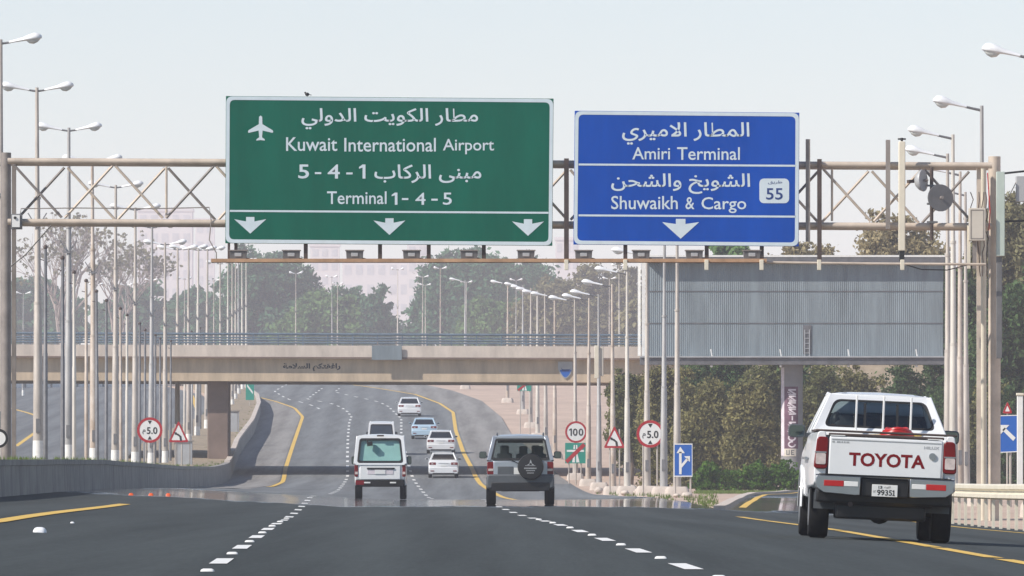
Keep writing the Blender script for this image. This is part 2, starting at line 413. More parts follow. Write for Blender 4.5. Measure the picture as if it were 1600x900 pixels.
LL1 = curve_tab([(543, 745), (543, 703), (544, 679), (546, 660), (549, 652), (543, 644), (533, 637), (517, 631), (501, 628), (480, 624)], [(-60, .1), (68, -2.5), (297, -7.2)])
LL2 = curve_tab([(645, 748), (639, 729), (635, 713), (627, 687), (627, 655), (607, 636), (593, 629), (572, 624), (548, 619), (523, 613)], [(-60, 3.1), (65.4, 1.44), (253, -1.0)])
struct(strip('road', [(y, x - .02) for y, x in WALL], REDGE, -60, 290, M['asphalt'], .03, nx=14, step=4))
struct(strip('road', [(y, x - .02) for y, x in WALL], REDGE, 290, 820, M['asphalt_far_haze'], .03, nx=14, step=4))
# worn pale shoulder strips beyond the edge lines on the far slope
struct(strip('shoulder', [(y, x) for y, x in WALL], [(y, x - .2) for y, x in LYEL], 330, 800, M['shoulder'], .036))
struct(strip('shoulder', [(y, x + .25) for y, x in RYEL], REDGE, 430, 800, M['shoulder'], .036))
# exit ramp
RAMPL = [(-60, 5.9), (150, 4.9), (205, 5.3), (300, 9), (357, 12.9), (400, 17.5), (470, 30)]
RAMPR = [(-60, 10.5), (215, 10.0), (300, 14.5), (357, 19), (400, 25), (470, 42)]
struct(strip('exit_road', RAMPL, RAMPR, -60, 470, M['asphalt'], .028))
# opposite carriageway
OPR = [(-60, -16), (420, -21.5), (500, -22.0), (605, -22.6), (700, -27), (800, -38)]
OPL = [(-60, -31), (420, -38), (600, -41), (700, -44), (800, -56)]
struct(strip('opposite_road', OPL, OPR, -60, 800, M['asphalt_old'], .03))
OYEL = curve_tab([(25, 698), (46, 683), (66, 669), (66, 654), (45, 646), (18, 639)])
def line(name, tab, y0, y1, w, m, dz=.036, gaps=None, step=6):
    """painted strip following a curve; gaps: list of (start, end) covered stretches"""
    mb = MB()
    for a, b in (gaps or [(y0, y1)]):
        Y = list(np.arange(a, b, step)) + [b]; o = len(mb.v)
        for y in Y:
            x = interp(tab, y); e = .5; s = (interp(tab, y + e) - interp(tab, y - e)) / (2 * e); k = math.sqrt(1 + s * s)
            for sgn in (-1, 1):
                X = x + sgn * w * k / 2; mb.v.append((X, y, zf(X, y) + dz))
        for j in range(len(Y) - 1): mb.f.append((o + 2 * j, o + 2 * j + 1, o + 2 * j + 3, o + 2 * j + 2)); mb.m.append(0)
    return struct(mb.build(name, m, smooth=0))
line('road_marking', LYEL, 0, 0, .24, M['yellow_line'], .041, gaps=[(20, 166), (372, 760)])
line('road_marking', RYEL, 255, 760, .26, M['yellow_line'], .041)
nr = [(60, 4.70), (76, 4.73), (100, 4.76), (156, 4.80), (172, 4.78)]
line('road_marking', nr, 60, 170, .2, M['yellow_line'], .036, gaps=[(58, 66), (67.5, 77), (78.5, 89), (90, 116), (117, 150), (151, 168)], step=2)
line('road_marking', [(100, 9.25), (215, 9.1), (300, 13.6)], 90, 290, .18, M['yellow_line'])
line('road_marking', [(y, x + .5) for y, x in RAMPL], 215, 420, .2, M['yellow_line'])
line('road_marking', OYEL, OYEL[0][0], OYEL[-1][0], .3, M['yellow_line'])
line('road_marking', [(y, x - 1.0) for y, x in OPR], 420, 700, .3, M['yellow_line'])
for tab, ph in ((LL1, 0), (LL2, -4)):
    near = [(y, y + 4.2) for y in np.arange(54.5 + ph, 285, 13.5)]
    line('road_marking', tab, 0, 0, .155, M['white_line'], .036, gaps=near, step=2.1)
    line('road_marking', tab, 0, 0, .17, M['white_line'], .041, gaps=[(y, y + 3.6) for y in np.arange(345, 740, 10.5)], step=1.8)
# extra dashes of the lanes on the far curve
L3 = [(y, .5 * (interp(LL1, y) + interp(LYEL, y))) for y in range(600, 800, 10)]
line('road_marking', L3, 0, 0, .16, M['white_line'], .041, gaps=[(y, y + 5) for y in np.arange(640, 770, 13)], step=2.5)
# raised studs between the dashes
first = None; k = 0
for nm, tab, ph in (('left', LL1, 0), ('right', LL2, -4)):
    for i in range(7):
        y = 63 + ph + 13.5 * i; x = interp(tab, y)
        if first is None:
            mb = MB(); mb.loft([rr for rr in [[(a * s, b * s, z) for a, b in rrect(-.055, -.06, .055, .06, .02, 2)] for s, z in ((1, 0), (.9, .014), (.6, .022))]])
            first = mb.build('road_stud', M['white_line'], local=True, bevel=0)
            o = first
        else:
            o = first.copy(); COL.objects.link(o)
        o.location = (x, y, zf(x, y) + .03)
        tag(o, '%s small white road stud from the front between the dashes of the %s lane line' % (['nearest', 'second', 'third', 'fourth', 'fifth', 'sixth', 'seventh'][i], nm), 'road stud', 'white studs along the lane lines')
for (px, py, s, lab) in ((62, 836, 1.0, 'large domed white road stud alone on the dark asphalt of the left lane'), (113, 821, .35, 'tiny white road stud just beyond the large domed stud in the left lane')):
    p = ray(px, py); mb = MB()
    mb.loft([[(p[0] + a * s * q, p[1] + b * s * q, p[2] + .028 + z * s) for a, b in rrect(-.08, -.08, .08, .08, .05, 3)] for q, z in ((1, 0), (.93, .03), (.7, .055), (.35, .065))])
    tag(mb.build('road_stud', M['lamp_white']), lab, 'road stud')
for i, px in enumerate((205, 236, 263)):
    p = ray(px, 776); mb = MB()
    mb.loft([[(p[0] + a * q, p[1] + b * q, p[2] + .03 + z) for a, b in rrect(-.07, -.07, .07, .07, .03, 3)] for q, z in ((1, 0), (.8, .035), (.5, .06))])
    tag(mb.build('road_marker', M['orange']), '%s of three small orange markers on the asphalt below the median wall' % ('leftmost', 'middle', 'rightmost')[i], 'road marker', 'orange markers below the median wall')

# ------------------------------------------------------------------ median with retaining wall
WH = [(-60, .82), (170, .82), (420, 1.0), (560, .95), (660, .8), (800, .7)]
MW = [(-60, 6.5), (420, 6.2), (500, 5.8), (600, 3.2), (680, 3.0), (800, 3)]
mb = MB(); wl = MB(); Y = list(np.arange(-60, 800, 5.0)); gs = []
ring_prev = None
for y in Y:
    x = interp(WALL, y); h = interp(WH, y); w = interp(MW, y); z = zf(x, y); zl = zf(x - w, y)
    mb.v += [(x - .25, y, z + h - .03), (x - w * .5, y, z + h + .03), (x - w, y, z + h - .03), (x - w - .02, y, zl - .1)]
    gs.append((x, y, z + h, w))
for j in range(len(Y) - 1):
    for i in range(3): mb.f.append((4 * j + i, 4 * j + i + 1, 4 * j + 5 + i, 4 * j + 4 + i)); mb.m.append(0)
struct(mb.build('median_ground', M['earth'], smooth=40))
rings = []
for y in Y:
    x = interp(WALL, y); h = interp(WH, y); z = zf(x, y)
    rings.append([(x + .06, y, z - .1), (x + .03, y, z + h - .14), (x + .06, y, z + h - .13), (x + .06, y, z + h), (x - .26, y, z + h), (x - .26, y, z - .1)])
wl.loft(rings)
wm = M['concrete']; wt_ = wm.node_tree; bs0 = wt_.nodes['Principled BSDF']; src = bs0.inputs['Base Color'].links[0].from_socket
tcw = wt_.nodes.new('ShaderNodeTexCoord'); sxw = wt_.nodes.new('ShaderNodeSeparateXYZ'); wt_.links.new(tcw.outputs['Object'], sxw.inputs[0])
def wnode(op, a, c):
    n = wt_.nodes.new('ShaderNodeMath'); n.operation = op
    for k, v in enumerate((a, c)):
        if hasattr(v, 'links'): wt_.links.new(v, n.inputs[k])
        else: n.inputs[k].default_value = v
    return n.outputs[0]
mo = wnode('LESS_THAN', wnode('MODULO', wnode('ADD', sxw.outputs['Y'], 100.0), 9.0), .22)      # cast joints every nine metres
mpw = wt_.nodes.new('ShaderNodeMapping'); mpw.inputs['Scale'].default_value = (1, .8, .12); nzw = wt_.nodes.new('ShaderNodeTexNoise'); nzw.inputs['Scale'].default_value = 1.6; nzw.inputs['Detail'].default_value = 7
wt_.links.new(tcw.outputs['Object'], mpw.inputs[0]); wt_.links.new(mpw.outputs[0], nzw.inputs['Vector'])
fac = wnode('MAXIMUM', wnode('MULTIPLY', mo, .6), wnode('MULTIPLY', wnode('GREATER_THAN', nzw.outputs[0], .57), .32))
mxw = wt_.nodes.new('ShaderNodeMix'); mxw.data_type = 'RGBA'; mxw.inputs['B'].default_value = (.10, .095, .09, 1)
wt_.links.new(fac, mxw.inputs['Factor']); wt_.links.new(src, mxw.inputs['A']); wt_.links.new(mxw.outputs['Result'], bs0.inputs['Base Color'])
wall = wl.build('median_wall', M['concrete'], smooth=30)
tag(wall, 'long grey concrete retaining wall along the left edge of the road', 'wall')
# pale kerb cap along the top of the wall beyond the bridge
mbc = MB(); rings = []
for y in np.arange(438, 760, 5.0):
    x = interp(WALL, y); z = zf(x, y) + interp(WH, y)
    rings.append([(x + .08, y, z + .003), (x + .08, y, z + .13), (x - .22, y, z + .13), (x - .22, y, z + .003)])
mbc.loft(rings); mbc.build('coping', M['dirty_white'], wall)
def grass_patch(name, spots, size, m, n_each=9, lean=.5):
    mb = MB()
    for x, y, z in spots:
        for k in range(n_each):
            a = random.uniform(0, 6.28); r = random.uniform(0, size * .8); h = size * random.uniform(.5, 1.3); w = size * .10
            bx, by = x + r * math.cos(a), y + r * math.sin(a); t = random.uniform(0, 6.28); dx, dy = math.cos(t), math.sin(t)
            l = random.uniform(-lean, lean) * h
            mb.add([(bx - dx * w, by - dy * w, z), (bx + dx * w, by + dy * w, z), (bx + l * dy, by - l * dx, z + h)], [(0, 1, 2)])
    return mb.build(name, m, smooth=0)
spots = []
for _ in range(1500):
    y = random.uniform(165, 640); i = min(int((y + 60) / 5), len(gs) - 2); x, yy, z, w = gs[i]
    d = random.random() ** 2 * min(w, 4.5)
    if random.random() < .4 or y < 200: spots.append((x - .35 - d, y, z - .03))
tag(grass_patch('grass', spots, .12, M['grass']), 'short patchy green grass along the top of the median wall', 'grass', kind='stuff')

# ------------------------------------------------------------------ street lamps
def lamp_head(mb, lens, sx, x0, z0, y=0, L=.95, tilt=9):
    st = ((0, .055, .05, 0), (.22, .085, .07, .005), (.42, .11, .085, .01), (.58, .15, .13, .012), (.76, .175, .165, .012), (.9, .15, .14, .008), (1, .05, .05, 0))
    rings = []; ca, sa = math.cos(R(tilt)), math.sin(R(tilt))
    for u, w, h, dz in st:
        ring = []
        for j in range(14):
            t = 2 * math.pi * j / 14; zz = math.sin(t) * h; zz = zz * .35 if zz < 0 else zz
            q = u * L; ring.append((x0 + sx * (q * ca - zz * sa * .3), y + w * math.cos(t), z0 + q * sa + zz + dz))
        rings.append(ring)
    mb.loft(rings)
    rings = []
    for u, w, h in ((.54, .05, .02), (.62, .11, .09), (.75, .13, .125), (.87, .10, .09), (.95, .03, .02)):
        q = u * L; rings.append([(x0 + sx * q * ca, y + w * math.cos(t), z0 + q * sa - .02 + min(0, h * math.sin(t)) - (.0 if math.sin(t) < 0 else -.01)) for t in [2 * math.pi * j / 12 for j in range(12)]])
    lens.loft(rings)
def make_lamp(label, group, H, double, r0=.175, r1=.06, base=False, white=.7, rungs=True, m='pole', L=.95, arm=.28):
    root = thing('street_lamp', label, 'street lamp', (0, 0, 0), 0, group)
    mb = MB(); 
    mb.tube([(0, 0, 0), (0, 0, H * .42), (0, 0, H * .425), (0, 0, H * .70), (0, 0, H * .705), (0, 0, H)], [r0, r0 * .72, r0 * .62, r0 * .52, r0 * .42, r1 * .9], 12)
    for q in (.425, .705): mb.tube([(0, 0, H * q - .04), (0, 0, H * q + .04)], r0 * .85 - .05 * q, 12)
    mb.build('pole', M[m], root, True)
    if white:
        b = MB(); b.tube([(0, 0, -.02), (0, 0, white)], [r0 + .012, r0 * .93 + .012], 12); b.build('painted_band', M['pole_white'], root, True)
    b = MB(); b.box(-.07, .07, -r0 - .012, -r0 * .8, .95, 1.4); b.build('access_door', M['dark_pole'], root, True)
    for sx in ((1, -1) if double else (-1,)):
        a = MB(); a.tube([(0, 0, H - .12), (sx * arm, 0, H - .08 + (.0 if double else .05))], [.035, .03], 8)
        ao = a.build('arm', M['dark_pole'], root, True)
        h = MB(); l = MB(); lamp_head(h, l, sx, sx * (arm - .04), H - .09 + (.0 if double else .05), L=L)
        ho = h.build('lamp_head', M['lamp_white'], root, True, smooth=50); l.build('lens', M['lens'], ho, True, smooth=50)
    if rungs:
        b = MB()
        for q in (.63,):
            b.tube([(0, -r0 * .6, H * q), (.0, -r0 * .6 - .02, H * q + .02)], .09, 8)
            for s in (-1, 1): b.bar((s * .04, -.12, H * q), (s * .3, -.12, H * q + .42), .035, .035)
            b.bar((-.16, -.12, H * q), (.16, -.12, H * q), .03, .04)
        b.build('flag_bracket', M['dark_pole'], root, True)
    if base:
        b = MB(); b.loft([[(a * s, c * s, z) for a, c in rrect(-.46, -.42, .46, .42, .14, 3)] for s, z in ((1.1, -.3), (1, .2), (.82, .33))])
        b.build('footing', M['dirty_white'], root, True)
    return root
ORD = ['first', 'second', 'third', 'fourth', 'fifth', 'sixth', 'seventh', 'eighth', 'ninth', 'tenth', 'eleventh', 'twelfth', 'thirteenth', 'fourteenth', 'fifteenth', 'sixteenth', 'seventeenth', 'eighteenth']
g = 'double armed street lamps along the median'
med = [(1, 228), (60, 256), (107, 285), (147, 313), (180, 341), (211, 370), (236, 398), (258, 434), (277, 461), (295, 485), (308, 508), (323, 528)]
cx = [(-.8, 0)] ; proto = None
def medz(x, y):
    i = min(max(int((y + 60) / 5), 0), len(gs) - 1); return gs[i][2]
for i, (px, d) in enumerate(med):
    x = (px - 800) * d / F; z = medz(x, d) - .02
    lab = '%s tall double armed street lamp from the left in the median row' % ORD[i]
    if proto is None: proto = make_lamp(lab, g, 12.0, True); o = proto; o.location = (x, d, z)
    else: o = dup(proto, (x, d, z), lab)
far = [(345, 560), (356, 590), (363, 615), (368, 640), (373, 665), (379, 690), (385, 720)]
for i, (px, d) in enumerate(far):
    x = (px - 800) * d / F
    dup(proto, (x, d, zf(x, d) + .6), '%s from the left in the far cluster of double street lamps rising beyond the bridge' % ORD[i], 'far double street lamps beyond the bridge', scale=(.85, .85, .94))
for i, (px, d, s) in enumerate(((36, 700, .75), (150, 780, .8), (196, 820, .8), (236, 850, .85), (288, 800, .85), (334, 860, .85), (462, 820, .9), (519, 900, .9), (527, 940, .85), (621, 860, .95), (660, 900, .9), (665, 960, .85), (688, 840, .95), (728, 900, .85), (806, 850, .85), (952, 800, .85), (968, 760, .95))):
    x = (px - 800) * d / F
    dup(proto, (x, d, zf(x, d)), '%s from the left of the faint hazy street lamps standing far behind the bridge railing' % ORD[i], 'hazy street lamps behind the bridge', scale=(.6, .6, s))
# flag poles
first = None
fl = [(71, 333), (98, 317), (116, 297), (135, 285), (152, 270), (166, 257), (189, 245), (198, 235), (218, 222), (226, 212), (242, 202), (250, 195), (266, 187), (278, 179), (288, 171), (300, 164), (313, 158)]
for i, (px, h) in enumerate(fl):
    d = 250 * 333 / h; x = (px - 800) * d / F; z = medz(x, d) - .02
    lab = '%s slim grey flagpole from the left among the median street lamps' % ORD[i]
    if first is None:
        first = thing('flagpole', lab, 'flagpole', (x, d, z), 0, 'bare flagpoles along the median')
        b = MB(); b.tube([(0, 0, 0), (0, 0, 3.4), (0, 0, 3.42), (0, 0, 6.7)], [.075, .07, .06, .05], 8); b.build('pole', M['dark_pole'], first, True)
        b = MB(); b.ball((0, 0, 6.72), .075, 8, 6); b.bar((0, 0, 6.3), (-.16, 0, 6.34), .03, .03); b.build('finial', M['dark_steel'], first, True)
    else: dup(first, (x, d, z), lab)
# right hand rows
g = 'single armed street lamps on white footings right of the road'
proto1 = None
rr = [(1058, 305), (1037, 316), (1011, 332), (980, 361), (958, 383), (936, 411), (919, 428), (899, 446)]
for i, (px, d) in enumerate(rr):
    p = gx(px, d); lab = '%s single armed street lamp from the right in the row beside the small road signs' % ORD[i]
    if proto1 is None: proto1 = make_lamp(lab, g, 10.0, False, r0=.16, base=True, white=0, rungs=False, L=1.02, arm=.5); o = proto1; o.location = p
    else: dup(proto1, p, lab)
fr = [(867, 716), (853, 702), (840, 684), (829, 667), (817, 646), (793, 628), (727, 607)]
for i, (px, py) in enumerate(fr):
    p = ray(px, py); dup(proto1, p, '%s street lamp from the right in the far row climbing the sandy slope' % ORD[i], 'street lamps climbing the sandy slope', scale=(1, 1, 1))
g = 'single armed street lamps behind the guardrail at the right'
nr4 = [(1622, 210, 12.0), (1535, 239, 11.0), (1490, 259, 10.9), (1481, 277, 11.0), (1500, 300, 9.6), (1510, 330, 9.2)]
for i, (px, d, h) in enumerate(nr4):
    p = gx(px, d); lab = '%s of the tall single armed street lamps behind the guardrail' % ('nearest', 'second nearest', 'third nearest', 'fourth nearest', 'fifth nearest', 'farthest')[i]
    dup(proto1, p, lab, g, scale=(1, 1, (CZ + (740 - (85, 165, 210, 240, 268, 300)[i]) * d / F - p[2]) / 10.0))

# ------------------------------------------------------------------ overhead gantry
D = 200.0
def topz(px, y0=255): return Q(px, y0 + (px - 780) * .0045, D)[2]
gan = thing('sign_gantry', 'beige steel lattice gantry spanning the motorway and carrying the big signs', 'gantry', (-12.7, D, zf(-12.7, D)))
xl, xr = Q(7, 0, D)[0], Q(1556, 0, D)[0]
for xx, rad, pyt in ((xl, .13, 237), (xr, .155, 243)):
    b = MB(); b.tube([(xx, D + .6, -.4), (xx, D + .6, Q(0, pyt, D)[2])], rad, 18); b.build('post', M['mid_steel'] if pyt == 237 else M['gantry'], gan)  # left post takes a darker steel: its shade is put into the colour
b = MB(); xx = Q(18, 0, D)[0]; b.box(xx - .05, xx + .05, D + .9, D + 1.1, -.2, topz(18)); b.build('post', M['mid_steel'], gan)
b = MB(); xx = Q(1540, 0, D)[0]; b.tube([(xx, D + 1.2, -.4), (xx, D + 1.2, topz(1540))], .09, 12); b.build('post', M['cream'], gan)
b = MB(); xx = Q(1530, 0, D)[0]; b.box(xx - .05, xx + .05, D + .1, D + .3, -.4, topz(1530, 253)); b.build('post', M['gantry'], gan)
for dy in (0, 1.2):
    for py in (255, 350):
        b = MB(); b.tube([(Q(12, 0, D)[0], D + dy, topz(12, py)), (Q(1550, 0, D)[0], D + dy, topz(1550, py))], .078, 12); b.build('chord', M['gantry'], gan)
nodes = [20 + 79 * i for i in range(20)]
for i in range(len(nodes) - 1):
    a, c = nodes[i], min(nodes[i + 1], 1545)
    xa, xc = Q(a, 0, D)[0], Q(c, 0, D)[0]; u = i % 2
    for dy, f in ((0, u), (1.2, 1 - u)):
        z0, z1 = topz(a, 343 if f else 262), topz(c, 262 if f else 343)
        b = MB(); b.tube([(xa + .04, D + dy, z0), (xc - .04, D + dy, z1)], .034, 8); b.build('brace', M['gantry'] if i % 3 else M['mid_steel'], gan)
for px in (260, 1300):
    b = MB(); x = Q(px, 0, D)[0]; b.tube([(x, D - .0, topz(px, 262)), (x, D - .0, topz(px, 343))], .03, 8); b.build('strut', M['gantry'], gan)
for px, y0, y1, m, w in ((885, 248, 412, 'dark_steel', .06), (1280, 249, 412, 'dark_steel', .055), (1262, 218, 378, 'mid_steel', .055), (1387, 219, 358, 'mid_steel', .055),
                         (478, 378, 408, 'dark_steel', .05), (594, 378, 408, 'dark_steel', .05), (670, 378, 408, 'dark_steel', .05), (756, 378, 408, 'dark_steel', .05),
                         (977, 378, 408, 'dark_steel', .05), (1104, 380, 410, 'dark_steel', .05), (1190, 380, 410, 'dark_steel', .05), (369, 378, 400, 'dark_steel', .04), (358, 378, 408, 'dark_steel', .03),
                         (1522, 350, 420, 'mid_steel', .05), (1513, 352, 420, 'cream', .04)):
    x, _, z1 = Q(px, y0, D); z0 = Q(px, y1, D)[2]; b = MB(); b.box(x - w, x + w, D - .22, D - .1, z0, z1); b.build('hanger', M[m], gan)
b = MB(); z = Q(0, 408, D)[2]
b.box(Q(332, 0, D)[0], Q(1196, 0, D)[0], D - 1.0, D - .25, z - .05, z + .035); b.build('walkway', M['rust'], gan)
b = MB(); b.tube([Q(1196, 410, D - .5), Q(1360, 412, D - .5), Q(1540, 413, D - .5)], .032, 8); b.build('walkway_rail', M['gantry'], gan)
for px in (885, 977, 1104, 1190, 1280, 1410):
    x, y, z = Q(px, 412, D - 1.02); b = MB(); b.box(x - .05, x + .05, y - .04, y + .06, z - .16, z + .1); b.build('clamp', M['cream'], gan, bevel=.01)
b = MB(); b.tube([Q(30, 345, D - .1), Q(33, 326, D - .1), Q(120, 325, D - .1), Q(240, 326, D - .1), Q(327, 324, D - .1), Q(330, 345, D - .1), Q(327, 375, D - .1), Q(338, 395, D - .1), Q(338, 408, D - .1)], .014, 6); b.build('conduit', M['mid_steel'], gan)
b = MB(); b.tube([Q(80, 352, D - .1), Q(60, 375, D - .1), Q(40, 398, D - .1), Q(16, 417, D - .1)], .016, 6); b.build('cable', M['black'], gan)
b = MB(); b.tube([Q(1410, 412, D - .4), Q(1440, 421, D - .4), Q(1480, 422, D - .4), Q(1520, 412, D - .4)], .015, 6); b.build('cable', M['black'], gan)
b = MB()
for k, px in enumerate((1519, 1529, 1536, 1542)):
    pts = [Q(px + random.uniform(-3, 3), yy, D - .12 - .02 * k) for yy in range(300, 440, 12)]; b.tube(pts, .012, 6)
b.build('cable', M['dark_steel'], gan)
b = MB(); b.tube([Q(1543, 270, D - .2), Q(1545, 300, D - .2), Q(1547, 330, D - .2), Q(1545, 360, D - .2)], .014, 6); b.build('cable', M['bright_red'], gan)
# boxes and cabinets on the gantry
def cabinet(name, label, cat, px0, py0, px1, py1, d, depth, m, extra=None):
    x0, _, z1 = Q(px0, py0, d); x1, _, z0 = Q(px1, py1, d)
    t = thing(name, label, cat, ((x0 + x1) / 2, d, z0)); b = MB(); b.box(x0, x1, d, d + depth, z0, z1); b.build('casing', M[m], t, bevel=.012)
    if extra: extra(t, x0, x1, z0, z1, d)
    return t
def doorseam(t, x0, x1, z0, z1, d):
    b = MB(); i = (x1 - x0) * .1; b.ring([(x0 + i, d - .006, z0 + i), (x1 - i, d - .006, z0 + i), (x1 - i, d - .006, z1 - i), (x0 + i, d - .006, z1 - i)],
        [(x0 + i * 1.5, d - .006, z0 + i * 1.5), (x1 - i * 1.5, d - .006, z0 + i * 1.5), (x1 - i * 1.5, d - .006, z1 - i * 1.5), (x0 + i * 1.5, d - .006, z1 - i * 1.5)], (0, .01, 0)); b.build('door_frame', M['mid_steel'], t)
cabinet('junction_box', 'beige rectangular junction box hung on the right end of the gantry', 'junction box', 1514, 325, 1540, 376, D - .4, .25, 'pale_box', doorseam)
cabinet('radio_antenna', 'tall pale green antenna panel on the right gantry post', 'antenna', 1557, 268, 1570, 400, D - .2, .18, 'green_box')
cabinet('cable_duct', 'dark grey duct below the pale green antenna panel on the gantry post', 'duct', 1557, 401, 1566, 560, D - .1, .12, 'dark_box')
def camface(t, x0, x1, z0, z1, d):
    b = MB(); b.box(x0 + .03, x1 - .05, d - .02, d, z0 + .05, z1 - .03); b.build('face', M['sign_white'], t)
    b = MB(); b.tube([((x0 + x1) / 2 - .03, d - .05, z1 - .1), ((x0 + x1) / 2 - .03, d - .01, z1 - .1)], .035, 10); b.build('lens', M['black'], t)
cabinet('traffic_camera', 'small grey camera box with white face on the left gantry post', 'camera', 17, 334, 34, 358, D - .3, .3, 'dark_box', camface)
b = MB(); x, _, z1 = Q(1408, 222, D); z0 = Q(1408, 402, D)[2]
t = thing('radio_antenna', 'slim cream vertical antenna standing on the gantry left of the grey dish', 'antenna', (x, D - .4, z0))
b.box(x - .085, x + .085, D - .45, D - .3, z0 + .15, z1); b.build('casing', M['cream'], t, bevel=.02)
b = MB(); b.box(x - .06, x + .06, D - .42, D - .2, z0 - .1, z0 + .15); b.build('mount', M['black'], t, bevel=.01)
b = MB(); b.tube([(x, D - .38, z1), (x, D - .38, z1 + .09)], .03, 8); b.bar((x - .1, D - .38, z1 + .06), (x + .1, D - .38, z1 + .06), .04, .04); b.build('top_fitting', M['black'], t)
def dish(label, px, py, rpx, tiltx, m, dd):
    c = Vector(Q(px, py, dd)); r = rpx * dd / F; t = thing('dish_antenna', label, 'dish', c); b = MB(); rings = []
    ax = Vector((math.sin(tiltx), -math.cos(tiltx), .05)).normalized(); a = ax.cross(Vector((0, 0, 1))).normalized(); u = a.cross(ax)
    for q, off in ((1, 0), (1.02, .04), (.9, .16), (.6, .3), (.2, .36)):
        rings.append([c + (a * math.cos(k) + u * math.sin(k)) * r * q - ax * off * r * 2.2 for k in [2 * math.pi * j / 22 for j in range(22)]])
    b.loft(rings); b.build('dish', M[m], t, smooth=40)
    b = MB(); b.tube([c + ax * .02, c + ax * .12], r * .12, 10); b.build('feed', M['mid_steel'], t)
    b = MB(); p = c - ax * r * .7; b.bar(p, p - ax * .25, .08, .08); b.build('bracket', M['dark_steel'], t)
    return t
dish('round dark grey dish antenna on the gantry near the right post', 1470, 309, 21, .3, 'dark_box', D - .5)
dish('pale drum shaped dish antenna seen from the side left of the dark round dish', 1443, 282, 17, 1.1, 'grey_box', D - .3)
x, _, z1 = Q(1455, 262, D); z0 = Q(1455, 376, D)[2]
t = thing('antenna_mast', 'short dark mast between the two dish antennas on the gantry', 'mast', (x, D - .15, z0)); b = MB()
b.tube([(x, D - .2, z0), (x, D - .2, z1)], .045, 10); b.build('pole', M['dark_steel'], t)
b = MB()
for k in (.25, .5, .75): b = MB(); b.bar((x - .12, D - .22, z0 + (z1 - z0) * k), (x + .15, D - .22, z0 + (z1 - z0) * k), .05, .05); b.build('clamp', M['dark_box'], t)
t = cabinet('junction_box', 'blue grey box on a bracket beyond the right gantry post', 'junction box', 1588, 275, 1606, 315, D, .25, 'grey_box')
b = MB(); b.bar(Q(1568, 271, D + .1), Q(1606, 267, D + .1), .04, .05); b.build('bracket', M['black'], t)
b = MB(); b.bar(Q(1570, 346, D + .1), Q(1606, 345, D + .1), .04, .05); b.build('bracket', M['black'], t)
b = MB(); b.tube([Q(1571, 318, D + .1), Q(1592, 276, D + .1)], .012, 6); b.build('stay', M['mid_steel'], t)

# ---- big signs
def big_sign(label, quad, m, d, inset=6):
    """quad: photo corners TL, TR, BR, BL"""
    cs = [Q(*q, d) for q in quad]
    t = thing('motorway_sign', label, 'sign', (.5 * (cs[2][0] + cs[3][0]), d, .5 * (cs[2][2] + cs[3][2])))
    b = MB(); b.plate(cs, .09); b.build('panel', M[m], t, bevel=.006)
    c2 = [(c[0], c[2]) for c in cs]
    def shrink(px):
        cx = sum(c[0] for c in c2) / 4; cz = sum(c[1] for c in c2) / 4; e = px * d / F
        return [(c[0] + (e if c[0] < cx else -e), c[1] + (e if c[1] < cz else -e)) for c in c2]
    b = MB(); o = rquad(shrink(.6), .16); i = rquad(shrink(inset), .13)
    b.ring([(x, d - .006, z) for x, z in o], [(x, d - .006, z) for x, z in i], (0, .004, 0)); b.build('border', M['reflective'], t, smooth=0)
    return t
SD = D - .35
def on(px, py): x, y, z = Q(px, py, SD); return (x, y - .006, z)
def poly_part(name, pts, m, parent, d=None, y=-.006):
    b = MB(); b.v = [((px - 800) * (d or SD) / F, (d or SD) + y, CZ + (HY - py) * (d or SD) / F) for px, py in pts]
    b.f = [tuple(range(len(pts)))]; b.m = [0]; return b.build(name, M[m], parent, smooth=0)
gs_ = big_sign('large green motorway sign with white Arabic and English airport directions and three arrows', [(353, 150), (865, 154), (863, 384), (352, 380)], 'green_sign', SD)
def words_part(parent, items, place, m='reflective'):
    for it in items:
        b = MB()
        for t_, x0, y0, x1, y1, bo in it:
            if t_ == '1':      # figure with a flag
                w = x1 - x0; h = y0 - y1; b.add([place(x1 - w * .45, y0), place(x1, y0), place(x1, y1), place(x1 - w * .45, y1)], [(0, 1, 2, 3)]); b.add([place(x1 - w * .45, y1 + h * .0), place(x1 - w * .45, y1 + h * .22), place(x0, y1 + h * .30), place(x0, y1 + h * .18)], [(0, 1, 2, 3)])
            elif t_ == '-': b.add([place(x0, y0), place(x1, y0), place(x1, y1), place(x0, y1)], [(0, 1, 2, 3)])
            else: put_text(b, t_, x0, y0, x1, y1, place, bo)
        b.build('lettering', M[m], parent, smooth=0)
words_part(gs_, [[(arab('مطار الكويت الدولي'), 471, 202, 747, 169, .012)],
    [('Kuwait', 447, 236, 527, 214.5, .008), ('International', 538, 237, 681, 215.5, .008), ('Airport', 692, 241, 772, 217, .008)],
    [(arab('مبنى الركاب'), 585, 286, 752, 257, .012), ('5', 466, 279, 483, 257, .012), ('-', 492, 272, 502, 269, 0), ('4', 512, 279, 531, 257, .012), ('-', 541, 272.5, 551, 269.5, 0), ('1', 561, 279, 571, 257, 0)],
    [('Terminal', 511, 319, 604, 299, .008), ('1', 612, 320, 621, 301, 0), ('-', 628, 312.5, 638, 309.5, 0), ('4', 649, 320, 665, 301, .008), ('-', 674, 313.5, 684, 310.5, 0), ('5', 692, 320, 706, 301, .008)]], on)
poly_part('divider', [(359, 328), (857, 331), (857, 334), (359, 331)], 'reflective', gs_)
for ax, ay in ((391, 339), (608.5, 341), (825, 342.5)):
    poly_part('arrow', [(ax - 6.5, ay), (ax + 6.5, ay), (ax + 6.5, ay + 7), (ax + 25, ay + 3.5), (ax, ay + 26), (ax - 25, ay + 3.5), (ax - 6.5, ay + 7)], 'reflective', gs_)
